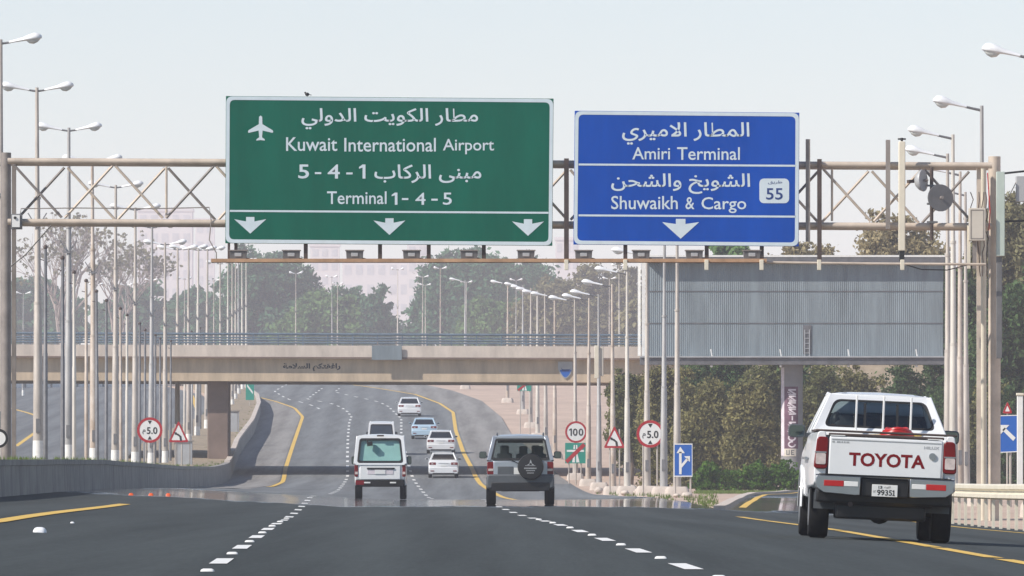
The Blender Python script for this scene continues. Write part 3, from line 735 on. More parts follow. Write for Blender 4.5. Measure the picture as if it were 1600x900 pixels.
pl = [(407.2, 180.5), (409.6, 182.5), (410, 194), (426, 203.5), (427, 206.5), (425.5, 207.5), (410.3, 204), (409.4, 214.5), (413.5, 217.5), (413.8, 219.7), (407.2, 218.8)]
pl += [(814.4 - x, y) for x, y in reversed(pl[1:-1])]
poly_part('aeroplane_symbol', pl, 'reflective', gs_)
bs_ = big_sign('large blue motorway sign for two terminals with white lettering and one arrow', [(898, 173), (1249, 176), (1248, 385), (896, 382)], 'blue_sign', SD)
words_part(bs_, [[(arab('المطار الاميري'), 972, 226, 1171, 191, .012)], [('Amiri', 988, 249, 1047, 230, .008), ('Terminal', 1058, 250, 1156, 230, .008)],
    [(arab('الشويخ والشحن'), 955, 303, 1172, 271, .012)], [('Shuwaikh', 955, 327, 1059, 306, .008), ('&', 1071, 327, 1085, 308, .008), ('Cargo', 1096, 333, 1166, 308, .008)]], on)
for y0 in (255.5, 335): poly_part('divider', [(904, y0), (1243, y0 + 2), (1243, y0 + 5), (904, y0 + 3)], 'reflective', bs_)
ax, ay = 1063.5, 342
poly_part('arrow', [(ax - 7.5, ay), (ax + 7.5, ay), (ax + 7.5, ay + 8), (ax + 29, ay + 5), (ax, ay + 31), (ax - 29, ay + 5), (ax - 7.5, ay + 8)], 'reflective', bs_)
b = MB(); pts = [(x, y) for x, y in rrect(1186.5, 279, 1233, 317.5, 7)]
b.v = [on(x, y) for x, y in pts]; b.f = [tuple(range(len(pts)))]; b.m = [0]; rp = b.build('route_badge', M['reflective'], bs_, smooth=0)
def on2(px, py): x, y, z = on(px, py); return (x, y - .004, z)
b = MB(); put_text(b, '55', 1197, 312, 1223, 294, on2, .012); put_text(b, arab('طريق'), 1200, 288, 1222, 282, on2, .0); b.build('lettering', M['navy'], rp, smooth=0)
# floodlights
first = None
fls = [372, 455, 554, 643, 733, 822, 912, 1002, 1085, 1175]
for i, px in enumerate(fls):
    x, y, z = Q(px, 404.5, SD - .45); lab = '%s grey box floodlight from the left on the ledge below the big signs' % ORD[i]
    if first is None:
        first = thing('floodlight', lab, 'floodlight', (x, y, z), 0, 'floodlights below the motorway signs')
        b = MB(); b.loft([[(-.20, 0, .0), (.20, 0, .0), (.20, .3, .0), (-.20, .3, .0)], [(-.215, -.02, .2), (.215, -.02, .2), (.215, .34, .2), (-.215, .34, .2)]]); b.build('casing', M['dark_box'], first, True, bevel=.01)
        b = MB(); b.box(-.235, .235, -.05, .36, .2, .225); b.build('hood', M['mid_steel'], first, True)
        b = MB(); b.box(-.085, .085, -.025, .0, .06, .15); b.build('ballast_cover', M['grey_box'], first, True, bevel=.006)
        b = MB(); b.bar((.2, .1, .02), (.34, .05, -.02), .03, .03); b.build('bracket', M['black'], first, True)
    else: dup(first, (x, y, z), lab)
# bird on the green sign
x, y, z = Q(480, 152, SD); b = MB(); b.ball((x, y + .03, z + .075), (.055, .035, .045), 10, 8); b.ball((x - .05, y + .03, z + .115), .025, 8, 6); b.bar((x + .04, y + .03, z + .07), (x + .11, y + .03, z + .055), .03, .015)
b.bar((x - .01, y + .03, z + .0), (x - .01, y + .03, z + .05), .008, .008); b.bar((x + .015, y + .03, z + .0), (x + .015, y + .03, z + .05), .008, .008)
tag(b.build('bird', M['black'], None), 'tiny dark bird perched on the top edge of the green sign', 'bird')

# ------------------------------------------------------------------ guardrail and right edge furniture
gr = thing('guardrail', 'cream double wave steel guardrail on posts along the exit lane', 'guardrail', (9.7, 160, zf(9.7, 160)))
GX = [(100, 10.0), (150, 9.75), (215, 9.6), (240, 10.3)]
wave = [(0, 0), (-.05, .03), (-.05, .10), (.03, .14), (.03, .17), (-.05, .21), (-.05, .28), (0, .31), (.02, .31), (-.02, .27), (-.02, .22), (.05, .18), (.05, .13), (-.02, .09), (-.02, .04), (.02, 0)]
b = MB(); b.loft([[(interp(GX, y) + a, y, zf(interp(GX, y), y) + .62 + c) for a, c in wave] for y in np.arange(118, 240, 4.0)]); b.build('rail', M['cream'], gr, smooth=40)
for y in np.arange(120, 236, 2.4):
    x = interp(GX, y) + .1; z = zf(x, y); b = MB(); b.box(x - .03, x + .03, y - .05, y + .05, z - .2, z + .9); b.build('post', M['cream'], gr)
def flat_sign(name, label, cat, d, outline, m, posts, py_base, group=None, border=None, bm='sign_white', ins=.05):
    """outline in photo pixels; posts: list of pixel columns"""
    pts = [Q(px, py, d) for px, py in outline]; cx = sum(p[0] for p in pts) / len(pts)
    zb = None
    if py_base is None: base = zf(cx, d)
    else: base = CZ + (HY - py_base) * d / F
    t = thing(name, label, cat, (cx, d, base), 0, group)
    b = MB(); b.plate(pts, .03); b.build('panel', M[m], t)
    if border:
        o2 = [(p[0], p[2]) for p in pts]; cz = sum(p[2] for p in pts) / len(pts)
        inn = [(cx + (x - cx) * border, cz + (z - cz) * border) for x, z in o2]
        b = MB(); b.ring([(x, d - .006, z) for x, z in o2], [(x, d - .006, z) for x, z in inn], (0, .004, 0)); b.build('border', M[bm], t, smooth=0)
    zt = max(p[2] for p in pts)
    for px in posts:
        x = (px - 800) * d / F; b = MB(); b.tube([(x, d + .07, base - .1), (x, d + .07, zt - .12)], .035, 8); b.build('post', M['pole'], t)
    return t
def circ(cx, cy, r, n=28): return [(cx + r * math.cos(2 * math.pi * i / n), cy + r * math.sin(2 * math.pi * i / n)) for i in range(n)]
def face(d): return lambda px, py: (Q(px, py, d)[0], d - .008, Q(px, py, d)[2])
def height_sign(label, cx, cy, r, d, posts, base):
    t = flat_sign('height_limit_sign', label, 'sign', d, circ(cx, cy, r), 'sign_white', posts, base, None, .80, 'sign_red')
    f = face(d); b = MB(); k = r / 21
    put_text(b, '5.0', cx - 5 * k, cy + 6.5 * k, cx + 12.5 * k, cy - 5 * k, f, .02); put_text(b, arab('م'), cx - 12 * k, cy + 7 * k, cx - 7 * k, cy - 1 * k, f, .01)
    for s in (-1, 1): b.add([f(cx - 3.5 * k, cy + s * 15.5 * k), f(cx + 3.5 * k, cy + s * 15.5 * k), f(cx, cy + s * 9.5 * k)], [(0, 1, 2)])
    b.build('lettering', M['black'], t, smooth=0)
def tri(cx, top, bot, hw): return rquad([(cx - hw, bot), (cx + hw, bot), (cx, top)], 3, 3)
def bend_sign(label, cx, top, bot, hw, d, posts, base):
    t = flat_sign('bend_warning_sign', label, 'sign', d, tri(cx, top, bot, hw), 'sign_white', posts, base, None, .72, 'sign_red')
    k = hw / 17; f = face(d); cy = bot - 8 * k; b = MB()
    for quad in ([(4, 6), (7.2, 6), (6.2, -2), (2.8, -1.2)], [(6.2, -2), (2.8, -1.2), (0.2, -3.2), (1.6, -6.2)], [(1.6, -6.2), (.2, -3.2), (-3, -5), (-2.2, -7.6)], [(-3.8, -4), (-1.2, -8.6), (-6, -9.2)]):
        b.add([f(cx - 1.5 * k + a * k, cy + c * k * .95) for a, c in quad], [tuple(range(len(quad)))])
    b.build('arrow', M['black'], t, smooth=0)
height_sign('round red bordered height limit sign among the poles right of the road', 1016, 678, 21.5, 326, [1005, 1027], None)
height_sign('round red bordered height limit sign behind the lamp posts in the median', 234, 672, 20, 352, [228, 241], 724)
bend_sign('triangular left bend warning sign between two posts right of the road', 960, 665, 700, 17, 377, [953, 968], None)
bend_sign('triangular left bend warning sign in the median beside the grey cabinet', 279, 657, 691, 16, 374, [274, 284], 726)
t = flat_sign('speed_limit_sign', 'round speed limit sign reading one hundred above the green road sign', 'sign', 432, circ(900, 675, 17), 'sign_white', [900], None, None, .82, 'sign_red')
words_part(t, [[('1', 889, 681, 893.5, 669.5, 0), ('0', 895, 681, 902.5, 669.5, .02), ('0', 904, 681, 911.5, 669.5, .02)]], face(432), 'black')
def end_sign(label, x0, y0, x1, y1, d, posts, base=None):
    t = flat_sign('motorway_end_sign', label, 'sign', d, [(x0, y0), (x1, y0), (x1, y1), (x0, y1)], 'teal_sign', posts, base)
    w, h = x1 - x0, y1 - y0; f = face(d); b = MB(); P = lambda u, v: f(x0 + u * w, y0 + v * h)
    for q in ([(.34, .95), (.48, .95), (.48, .52), (.42, .52)], [(.54, .95), (.70, .95), (.60, .52), (.54, .52)], [(.08, .34), (.92, .34), (.92, .44), (.08, .44)], [(.42, .10), (.48, .10), (.48, .30), (.40, .30)], [(.53, .10), (.59, .10), (.61, .30), (.53, .30)]):
        b.add([P(*a) for a in q], [(0, 1, 2, 3)])
    b.build('road_symbol', M['sign_white'], t, smooth=0)
    b = MB(); b.add([(p[0], p[1] - .004, p[2]) for p in (P(.0, .86), P(.12, 1.0), P(1, .14), P(.88, .0))], [(0, 1, 2, 3)]); b.build('slash', M['sign_red'], t, smooth=0)
end_sign('square green end of motorway sign below the speed limit sign', 883, 692, 915, 724, 431, [889, 908])
end_sign('small green end of motorway sign under the bridge on the sandy slope', 808, 594, 830, 611, 556, [813, 828])
t = flat_sign('road_sign', 'narrow green road sign under the bridge at the end of the median', 'sign', 610, [(384, 597), (397, 597), (397, 625), (384, 625)], 'teal_sign', [390], 660)
poly_part('chevron', [(386, 600), (395, 612), (395, 616), (386, 604)], 'sign_white', t, 610, -.006)
t = flat_sign('lane_sign', 'blue lane sign with a straight and a branching white arrow', 'sign', 300, [(1053, 693), (1082, 693), (1082, 745), (1053, 745)], 'blue_small', [1055, 1079], None, None, .93)
f = face(300); b = MB()
for q in ([(1061, 741), (1065, 741), (1065, 706), (1061, 706)], [(1057, 708), (1070, 708), (1063, 698)], [(1065, 731), (1065, 725), (1073, 715.5), (1076, 718)], [(1069, 713), (1078, 712.5), (1078, 722)]):
    b.add([f(*a) for a in q], [tuple(range(len(q)))])
b.build('arrow', M['sign_white'], t, smooth=0)
t = flat_sign('direction_sign', 'blue direction sign with a white arrow pointing up left beside a white post', 'sign', 235, [(1553, 649), (1597, 648), (1597, 706), (1553, 708)], 'blue_small', [1579], None, None, .95)
f = face(235); b = MB()
for q in ([(1566, 672), (1570, 668), (1587, 684), (1583, 689)], [(1562, 664), (1577, 664), (1563, 679)]): b.add([f(*a) for a in q], [tuple(range(len(q)))])
b.build('arrow', M['sign_white'], t, smooth=0)
t = flat_sign('warning_sign', 'tiny red triangle warning sign seen above the blue direction sign', 'sign', 300, tri(1574, 627, 646, 8), 'sign_white', [1574], None, None, .5, 'sign_red')
x, y, z = Q(1594, 755, 190); b = MB(); t = thing('marker_post', 'square white marker post behind the guardrail at the right edge', 'post', (x, 190, z - .3))
b.box(x - .07, x + .07, 190, 190.14, z - .3, Q(0, 618, 190)[2]); b.build('post', M['pole_white'], t, bevel=.01); b = MB(); zt = Q(0, 618, 190)[2]; b.box(x - .09, x + .09, 189.98, 190.16, zt, zt + .06); b.build('cap', M['cream'], t, bevel=.01)
# sign fragment at left frame edge
t = flat_sign('restriction_sign', 'round black bordered sign half cut by the left frame edge', 'sign', 197, circ(-2, 685, 15), 'sign_white', [-2], None, None, .72, 'black')
# cabinets in the median
for lab, px0, py0, px1, py1, d in (('pale grey electrical cabinet in the median beside the bend warning sign', 273, 690, 300, 738, 418), ('pale grey electrical cabinet in the median just behind the bridge pier', 357, 643, 373, 690, 520)):
    t = cabinet('electrical_cabinet', lab, 'cabinet', px0, py0, px1, py1, d, .6, 'grey_box', doorseam)
    x0, x1 = Q(px0, 0, d)[0], Q(px1, 0, d)[0]; z1 = Q(0, py0, d)[2]; b = MB(); b.box(x0 - .06, x1 + .06, d - .06, d + .66, z1, z1 + .06); b.build('lid', M['mid_steel'], t)

# ------------------------------------------------------------------ bridge
BD = 452.0
zb = lambda py: Q(0, py, BD)[2]
br = thing('road_bridge', 'beige concrete road bridge crossing over the motorway with a dark railing', 'bridge', (-16.6, BD, 1.5))
def slope(x): return -x * .0035
def deck(x0, x1, y0, y1, z0, z1):
    b = MB(); n = 40; rings = []
    for i in range(n + 1):
        x = x0 + (x1 - x0) * i / n; s = slope(x); rings.append([(x, y0, z0 + s), (x, y0, z1 + s), (x, y1, z1 + s), (x, y1, z0 + s)])
    return b.loft(rings)
deck(-75, 12, BD, BD + 17, zb(597), zb(560.5)).build('beam', M['bridge_beam'], br)
deck(-75, 60, BD - .45, BD + 17.4, zb(560.5) + .002, zb(541)).build('parapet', M['bridge_ledge'], br)
deck(-75, 12, BD - .46, BD - .30, zb(561.5), zb(559)).build('drip_edge', M['pier'], br)
for py, r in ((523.5, .07), (529, .04), (533, .05), (537, .05)):
    b = MB(); b.tube([(-75, BD - .2, zb(py) + slope(-75)), (-20, BD - .2, zb(py) + slope(-20)), (12, BD - .2, zb(py) + slope(12)), (58, BD - .2, zb(py) + slope(58))], r, 8); b.build('handrail', M['rail'], br)
for i in range(60):
    x = -44 + i * 1.4; s = slope(x); b = MB(); b.box(x - .035, x + .035, BD - .24, BD - .16, zb(541) + s, zb(523) + s); b.build('railing_post', M['rail'], br)
b = MB(); xa, xb = Q(323, 0, BD)[0], Q(356, 0, BD)[0]; b.box(xa, xb, BD + 1.0, BD + 4.6, .3, zb(597) + .08); b.build('pier', M['pier'], br, bevel=.06)
b = MB(); b.box(-45.5, -44, BD + 1, BD + 15, .2, zb(597) + .1); b.build('pier', M['pier'], br, bevel=.06)
b = MB(); b.box(10.5, 12.5, BD - .2, BD + 17, .0, zb(560.5)); b.build('abutment', M['bridge_beam'], br)
f = lambda px, py: (Q(px, py, BD)[0], BD - .006, Q(px, py, BD)[2])
b = MB(); put_text(b, arab('رافقتكم السلامة'), 442, 580, 532, 567.5, f, .04); b.build('lettering', M['black'], br, smooth=0)
# back of a sign on the bridge parapet, shield emblem, bracket
dd = BD - .62
t = thing('sign_board', 'blank grey blue back of a sign board hung on the bridge parapet', 'sign', Q(604, 562, dd)); b = MB(); b.plate([Q(581, 540, dd), Q(628, 540, dd), Q(628, 562.5, dd), Q(581, 562.5, dd)], .05); b.build('panel', M['sheet'], t, bevel=.01)
b = MB(); b.bar((Q(590, 0, dd)[0], dd + .1, zb(534)), (Q(590, 0, dd)[0], dd + .1, zb(560)), .06, .06); b.bar((Q(619, 0, dd)[0], dd + .1, zb(534)), (Q(619, 0, dd)[0], dd + .1, zb(560)), .06, .06); b.build('bracket', M['mid_steel'], t)
dd = BD - .06
sh = [(872, 565), (895, 565), (895, 577), (892, 584), (888, 589), (883.5, 592), (879, 589), (875, 584), (872, 577)]
t = thing('shield_emblem', 'grey and blue shield emblem on the bridge beam', 'emblem', Q(883, 592, dd)); b = MB(); b.plate([Q(*p, dd) for p in sh], .05); b.build('panel', M['grey_box'], t)
poly_part('lower_field', [(874.5, 578), (893, 578), (890, 584), (886.5, 588), (883.5, 590), (880, 588), (876.5, 583)], 'blue_small', t, dd, -.006)
poly_part('boat_symbol', [(876, 574), (879, 577), (890, 577), (892, 574.5), (889, 580), (879, 580)], 'navy', t, dd, -.009)
dd = 408
x, y, z = Q(932, 591, dd); t = thing('speaker_box', 'small cream box clamped to a lamp post before the bridge', 'box', (x, y, z)); b = MB(); b.box(x - .10, x + .12, dd, dd + .3, z, Q(0, 540, dd)[2]); b.build('casing', M['cream'], t, bevel=.02)
b = MB(); b.box(x + .16, x + .36, dd + .1, dd + .3, z + .1, Q(0, 542, dd)[2]); b.build('side_panel', M['pale_box'], t, bevel=.02)
# earth bank carrying the crossing road on to the right
mb = MB(); rings = []
for x in np.arange(12.5, 130, 6): rings.append([(x, BD - 13, zf(x, BD - 13) - .2), (x, BD - .2, zb(562)), (x, BD + 17.2, zb(562)), (x, BD + 30, zf(x, BD + 30) - .2)])
mb.loft(rings); struct(mb.build('embankment', M['earth']))
# sand and low white barrier across the far bend at left
b = MB(); pts = [(y, x) for y, x in [(735, -48), (742, -40), (752, -34), (765, -29)]]
t = thing('road_barrier', 'long white low barrier along the far bend of the opposite road', 'barrier', (-40, 745, zf(-40, 745)))
rings = []
for k in range(12):
    x = -52 + k * 2.3; y = 735 + k * 2.2; z = zf(x, y); rings.append([(x, y - .2, z), (x, y - .1, z + .95), (x, y + .1, z + .95), (x, y + .2, z)])
b.loft(rings); b.build('wall', M['pole_white'], t)
b = MB()
for k in range(12): x = -52 + k * 2.3; y = 735 + k * 2.2; z = zf(x, y); b.box(x - .08, x + .08, y - .3, y - .22, z, z + .95)
b.build('joint', M['concrete'], t)

# ------------------------------------------------------------------ billboard
BB = 398.0
bx = lambda px: Q(px, 0, BB)[0]; bz = lambda py: Q(0, py, BB)[2]
bb = thing('billboard', 'wide grey corrugated metal billboard back on a single column', 'billboard', (bx(1238), BB + 1.0, zf(bx(1238), BB + 1)))
b = MB(); x0, x1 = bx(1013), bx(1474); n = 150; vs = []
for i in range(n * 2 + 1):
    x = x0 + (x1 - x0) * i / (2 * n); yy = BB + (0 if i % 2 else .018); vs += [(x, yy, bz(557)), (x, yy, bz(411))]
b.add(vs, [(2 * i, 2 * i + 1, 2 * i + 3, 2 * i + 2) for i in range(n * 2)])
b.box(x0, x1, BB + .06, BB + .5, bz(557), bz(411)); b.build('sheet_panel', M['sheet'], bb, smooth=0)
for py in (455, 505): b = MB(); b.box(x0, x1, BB - .012, BB - .004, bz(py + .9), bz(py - .6)); b.build('seam', M['sheet_dark'], bb)
for px in (1120, 1400): b = MB(); b.box(bx(px), bx(px) + .35, BB - .010, BB - .004, bz(557), bz(411)); b.build('stain_strip', M['mid_steel'], bb) if False else None
b = MB(); b.box(x0 - .1, x1 + .05, BB - .5, BB + .9, bz(411), bz(402)); b.build('top_ledge', M['sheet_dark'], bb)
b = MB(); b.box(x0 - .12, x1 + .07, BB - .52, BB + .92, bz(402), bz(399)); b.build('top_cap', M['pole_white'], bb)
b = MB(); b.box(bx(1003), bx(1008), BB - .1, BB + .9, bz(556), bz(408)); b.build('side_frame', M['pole_white'], bb)
b = MB(); b.box(bx(997), bx(1001), BB + .2, BB + .9, bz(556), bz(408)); b.build('side_frame', M['pole_white'], bb)
b = MB(); b.box(bx(1000), bx(1478), BB - .9, BB + .9, bz(559), bz(557)); b.build('catwalk', M['grey_box'], bb)
b = MB(); b.box(bx(1000), bx(1478), BB - .8, BB + .8, bz(570), bz(559)); b.build('truss_beam', M['sheet_dark'], bb)
b = MB(); b.box(bx(1255), bx(1268), BB - .02, BB + .0, bz(553), bz(508)); b.build('hatch', M['sheet_dark'], bb)
b = MB()
for px in (1256.5, 1264): b.box(bx(px), bx(px + 1.4), BB - .06, BB - .03, bz(557), bz(515))
for py in (520, 528, 536, 544, 551): b.box(bx(1257), bx(1265), BB - .055, BB - .035, bz(py + 1), bz(py))
b.build('ladder', M['grey_box'], bb)
for px in (1112, 1220, 1326, 1432): b = MB(); b.bar((bx(px), BB - .6, bz(557)), (bx(px - 2), BB - .6, bz(546)), .06, .06); b.build('lamp_arm', M['pole_white'], bb); b = MB(); b.ball((bx(px - 1), BB - .6, bz(572)), .07, 8, 6); b.build('bulb', M['lamp_white'], bb)
cxp, r = bx(1238), 17 * BB / F
b = MB(); b.tube([(cxp, BB + .6, zf(cxp, BB) - .3), (cxp, BB + .6, bz(568))], r, 24); b.build('column', M['column'], bb)
# painted wrap on the column: purple ground with pale scrawl
def wrap(px, py, off=.012): a = (px - 1238) / 17.0; a = max(-.99, min(.99, a)); ang = math.asin(a); return (cxp + (r + off) * math.sin(ang), BB + .6 - (r + off) * math.cos(ang), bz(py))
def wrap_strip(mb, x0, x1, y0, y1, off):
    n = 8; vs = []
    for i in range(n + 1): q = x0 + (x1 - x0) * i / n; vs += [wrap(q, y0, off), wrap(q, y1, off)]
    mb.add(vs, [(2 * i, 2 * i + 1, 2 * i + 3, 2 * i + 2) for i in range(n)])
b = MB(); wrap_strip(b, 1226, 1247, 604, 701, .012); wo = b.build('painted_panel', M['purple'], bb)
b = MB(); wrap_strip(b, 1221.5, 1226, 574, 712, .016)  # pale left strip: the column's sunlit side put into the colour
def stroke(mb, p, q, w=2.3):
    dx, dy = q[0] - p[0], q[1] - p[1]; l = math.hypot(dx, dy); nx, ny = -dy / l * w / 2, dx / l * w / 2; n = 6; vs = []
    for i in range(n + 1):
        u, v = p[0] + dx * i / n, p[1] + dy * i / n; vs += [wrap(u + nx, v + ny, .022), wrap(u - nx, v - ny, .022)]
    mb.add(vs, [(2 * i, 2 * i + 1, 2 * i + 3, 2 * i + 2) for i in range(n)])
for k in range(9):         # pale letters painted sideways up the column
    y0 = 608 + k * 10.2; x0_, x1_ = 1232 + (k % 2), 1243.5
    if k == 4: stroke(b, (1238, y0 + 1), (1238, y0 + 8), 2.2); continue
    if k in (7, 8):
        n = 10; pts = [(1237.5 + 5.2 * math.cos(2 * math.pi * q / n), y0 + 4.6 + 4.2 * math.sin(2 * math.pi * q / n)) for q in range(n - (2 if k == 8 else 0) + 1)]
        for p, q in zip(pts, pts[1:]): stroke(b, p, q)
        continue
    stroke(b, (x0_, y0 + 8.4), (x1_, y0 + 8.4)); stroke(b, (x0_, y0 + 1), (x1_, y0 + 1)); stroke(b, (x0_, y0 + 1), (x1_, y0 + 8.4)); stroke(b, (x0_ - 1.5, y0 + 4.5), (x0_ + 4, y0 + 6.5), 1.1)
b.build('scrawl_and_sunlit_edge', M['pinkish'], bb)
b = MB(); wrap_strip(b, 1224, 1244, 701, 713, .016); po = b.build('painted_base', M['pale_box'], bb)
b = MB()
for q in ([(1229, 703, 1230.5, 711)], [(1229, 709.5, 1234, 711)], [(1232.5, 703, 1234, 711)], [(1236, 703, 1237.5, 711)], [(1236, 703, 1241, 704.5)], [(1236, 706.4, 1240, 707.6)], [(1236, 709.5, 1241, 711)]): wrap_strip(b, q[0][0], q[0][2], q[0][1], q[0][3], .02)
b.build('painted_letters', M['dark_box'], bb)

# ------------------------------------------------------------------ vegetation
def leaf_mesh(name, blobs, size, m, parent=None, flat=.0):
    """blobs: (cx,cy,cz,rx,ry,rz,n clumps, leaves per clump) -> many small leaf faces gathered in clumps"""
    P = []
    for (cx_, cy_, cz_, rx, ry, rz, nc, nl) in blobs:
        d = rng.normal(size=(nc, 3)); d /= np.linalg.norm(d, axis=1)[:, None]
        rad = rng.uniform(.25, 1, nc) ** .45; rad *= 1 + .18 * rng.normal(size=nc)
        c = d * rad[:, None] * np.array([rx, ry, rz]) + np.array([cx_, cy_, cz_])
        cr = .16 * (rx + rz) / 2 * rng.uniform(.6, 1.5, nc)
        q = rng.normal(size=(nc, nl, 3)) * cr[:, None, None] * np.array([1, 1, .75]) * .8 + c[:, None, :]
        P.append(q.reshape(-1, 3))
    P = np.concatenate(P); n = len(P)
    a = rng.normal(size=(n, 3)); a /= np.linalg.norm(a, axis=1)[:, None]; bq = rng.normal(size=(n, 3)); bq -= a * (a * bq).sum(1)[:, None]; bq /= np.linalg.norm(bq, axis=1)[:, None]
    s = size * rng.uniform(.5, 1.3, n)[:, None]; V = np.empty((n, 4, 3)); V[:, 0] = P - a * s; V[:, 1] = P - bq * s * .5; V[:, 2] = P + a * s; V[:, 3] = P + bq * s * .5
    if parent is not None: V -= np.array(parent.location)
    me = bpy.data.meshes.new(name); me.vertices.add(n * 4); me.vertices.foreach_set('co', V.reshape(-1)); me.loops.add(n * 4); me.loops.foreach_set('vertex_index', np.arange(n * 4, dtype=np.int32))
    me.polygons.add(n); me.polygons.foreach_set('loop_start', np.arange(0, n * 4, 4, dtype=np.int32)); me.update(calc_edges=True); me.validate(); me.materials.append(M[m])
    o = bpy.data.objects.new(name, me); COL.objects.link(o)
    if parent is not None: o.parent = parent
    return o
def tree(name, label, cat, base, px_c, py_top, half_px, py_bot, d, m, leaf, nb=7, nc=38, nl=34, bark='bark', group=None, depth=1.0, lobes=None):
    """crown spanning given photo columns / rows at distance d"""
    if group == BG: d *= 1.7; leaf *= 1.65
    x = (px_c - 800) * d / F; w = half_px * d / F; zt = CZ + (HY - py_top) * d / F; zbm = CZ + (HY - py_bot) * d / F
    z0 = base if base is not None else zf(x, d)
    t = thing(name, label, cat, (x, d, z0), 0, group); H = zt - zbm; b = MB(); blobs = []
    fork = z0 + max(.3, (zbm - z0) * .8 + H * .1)
    b.tube([(x, d, z0 - .2), (x + .1, d, (z0 + fork) / 2), (x, d, fork)], [.035 * w + .12, .03 * w + .09, .025 * w + .07], 8)
    L = lobes or [(random.uniform(-.62, .62), random.uniform(.15, .7), random.uniform(.30, .46)) for _ in range(nb)] + [(0, .72, .42), (-.55, .35, .42), (.55, .35, .42)]
    for u, v, s in L:
        c = (x + u * w, d + random.uniform(-.5, .5) * w * depth, zbm + v * H); rx = s * w; rz = min(s * H * 1.05, (1.0 - v) * H + .02 * H) if v > .5 else s * H
        blobs.append((*c, rx, rx * depth, max(rz, .18 * H), nc, nl))
        b.tube([(x, d, fork), ((x + c[0]) / 2, (d + c[1]) / 2, (fork + c[2]) / 2 + .1), c], [.02 * w + .05, .013 * w + .03, .01], 6)
    b.build('trunk', M[bark], t); leaf_mesh('crown', blobs, leaf, m, t); return t
# beyond the bridge, left to right
BG = 'trees beyond the bridge'
def bare_tree(label, px_c, py_top, half_px, d, leafm=None, seed=1):
    d *= 1.6; rnd = random.Random(seed); x = (px_c - 800) * d / F; z0 = zf(x, d); H = CZ + (HY - py_top) * d / F - z0; w = half_px * d / F
    t = thing('bare_tree', label, 'tree', (x, d, z0), 0, BG); b = MB(); tips = []
    def br_(p, dr, L, r, lev):
        q = p + dr * L; b.tube([p, (p + q) / 2 + Vector((rnd.uniform(-.06, .06) * L, rnd.uniform(-.06, .06) * L, .03 * L)), q], [r, r * .8, r * .62], 5, False)
        if lev == 0: tips.append(q); return
        for _ in range(3 if lev > 1 else 4):
            nd = (dr + Vector((rnd.uniform(-.75, .75), rnd.uniform(-.75, .75), rnd.uniform(-.15, .4)))).normalized(); br_(p + dr * L * rnd.uniform(.6, 1), nd, L * rnd.uniform(.6, .8), r * .55, lev - 1)
    for k in range(4): br_(Vector((x + rnd.uniform(-.3, .3), d, z0)), Vector((rnd.uniform(-.5, .5) * w / H * 1.6, rnd.uniform(-.3, .3), 1)).normalized(), H * .42, .035 * H * .5, 4)
    b.build('trunk', M['pale_bark'], t)
    blobs = [(*q, .8, .8, .7, 2, 9) for q in tips[::2]]
    leaf_mesh('crown', blobs, .3, leafm or 'tree_c', t)
    return t
bare_tree('pale leafless branching tree behind the leftmost lamp posts', 100, 352, 75, 830, 'tree_c', 3)
bare_tree('smaller leafless tree right of the tall pale bare tree', 190, 385, 55, 860, 'tree_c', 5)
tree('broad_tree', 'wide hazy bluish tree at the far left behind the railing', 'tree', None, 60, 440, 70, 545, 880, 'tree_a', .5, group=BG)
tree('broad_tree', 'low hazy bush like tree behind the middle of the median lamp posts', 'tree', None, 215, 445, 75, 548, 900, 'tree_a', .5, group=BG)
tree('broad_tree', 'hazy green tree left of the tall dark tree behind the railing', 'tree', None, 305, 455, 55, 548, 880, 'tree_a', .5, group=BG)
tree('broad_tree', 'tallest dark green tree below the left half of the green sign', 'tree', None, 425, 404, 92, 560, 800, 'tree_a', .30, nb=12, nc=60, nl=64, group=BG, lobes=[(-.62, .45, .36), (-.45, .75, .30), (-.2, .8, .28), (.1, .84, .26), (.35, .7, .32), (.6, .42, .36), (0, .4, .5), (-.3, .25, .45), (.3, .25, .45), (.72, .2, .3), (-.1, .6, .4)])
tree('round_tree', 'lighter green round tree in front of the tallest tree', 'tree', None, 495, 462, 66, 560, 770, 'tree_b', .29, nb=8, nc=56, nl=62, group=BG)
tree('round_tree', 'grey green tree sloping down to the gap in the trees', 'tree', None, 560, 458, 58, 560, 790, 'tree_a', .29, nb=8, nc=56, nl=62, group=BG)
tree('broad_tree', 'faint low tree in the gap between the two big tree groups', 'tree', None, 610, 505, 40, 560, 1000, 'tree_a', .5, group=BG)
tree('broad_tree', 'large dark tree right of the gap below the middle of the signs', 'tree', None, 715, 398, 78, 560, 800, 'tree_a', .30, nb=12, nc=60, nl=64, group=BG, lobes=[(-.7, .3, .32), (-.55, .6, .28), (-.3, .75, .28), (0, .82, .28), (.3, .8, .3), (.6, .68, .34), (.7, .35, .36), (0, .4, .5), (-.3, .25, .45), (.35, .25, .45), (.1, .6, .4)])
tree('broad_tree', 'dark tree under the gap between the green and blue signs', 'tree', None, 825, 402, 66, 560, 820, 'tree_a', .30, nb=10, nc=60, nl=60, group=BG)
tree('round_tree', 'yellowish green tree in front of the dark trees behind the railing', 'tree', None, 770, 470, 55, 560, 760, 'tree_b', .29, nb=8, nc=54, nl=60, group=BG)
tree('dry_tree', 'brownish dry tree behind the short lamp row', 'tree', None, 860, 440, 62, 560, 730, 'tree_c', .27, nb=9, nc=50, nl=56, group=BG)
tree('dry_tree', 'tall brownish hazy tree left of the billboard', 'tree', None, 945, 415, 62, 560, 740, 'tree_c', .27, nb=9, nc=44, nl=50, group=BG)
tree('dry_tree', 'low dry tree by the left edge of the billboard', 'tree', None, 1000, 470, 40, 560, 650, 'tree_c', .36, nb=7, group=BG)
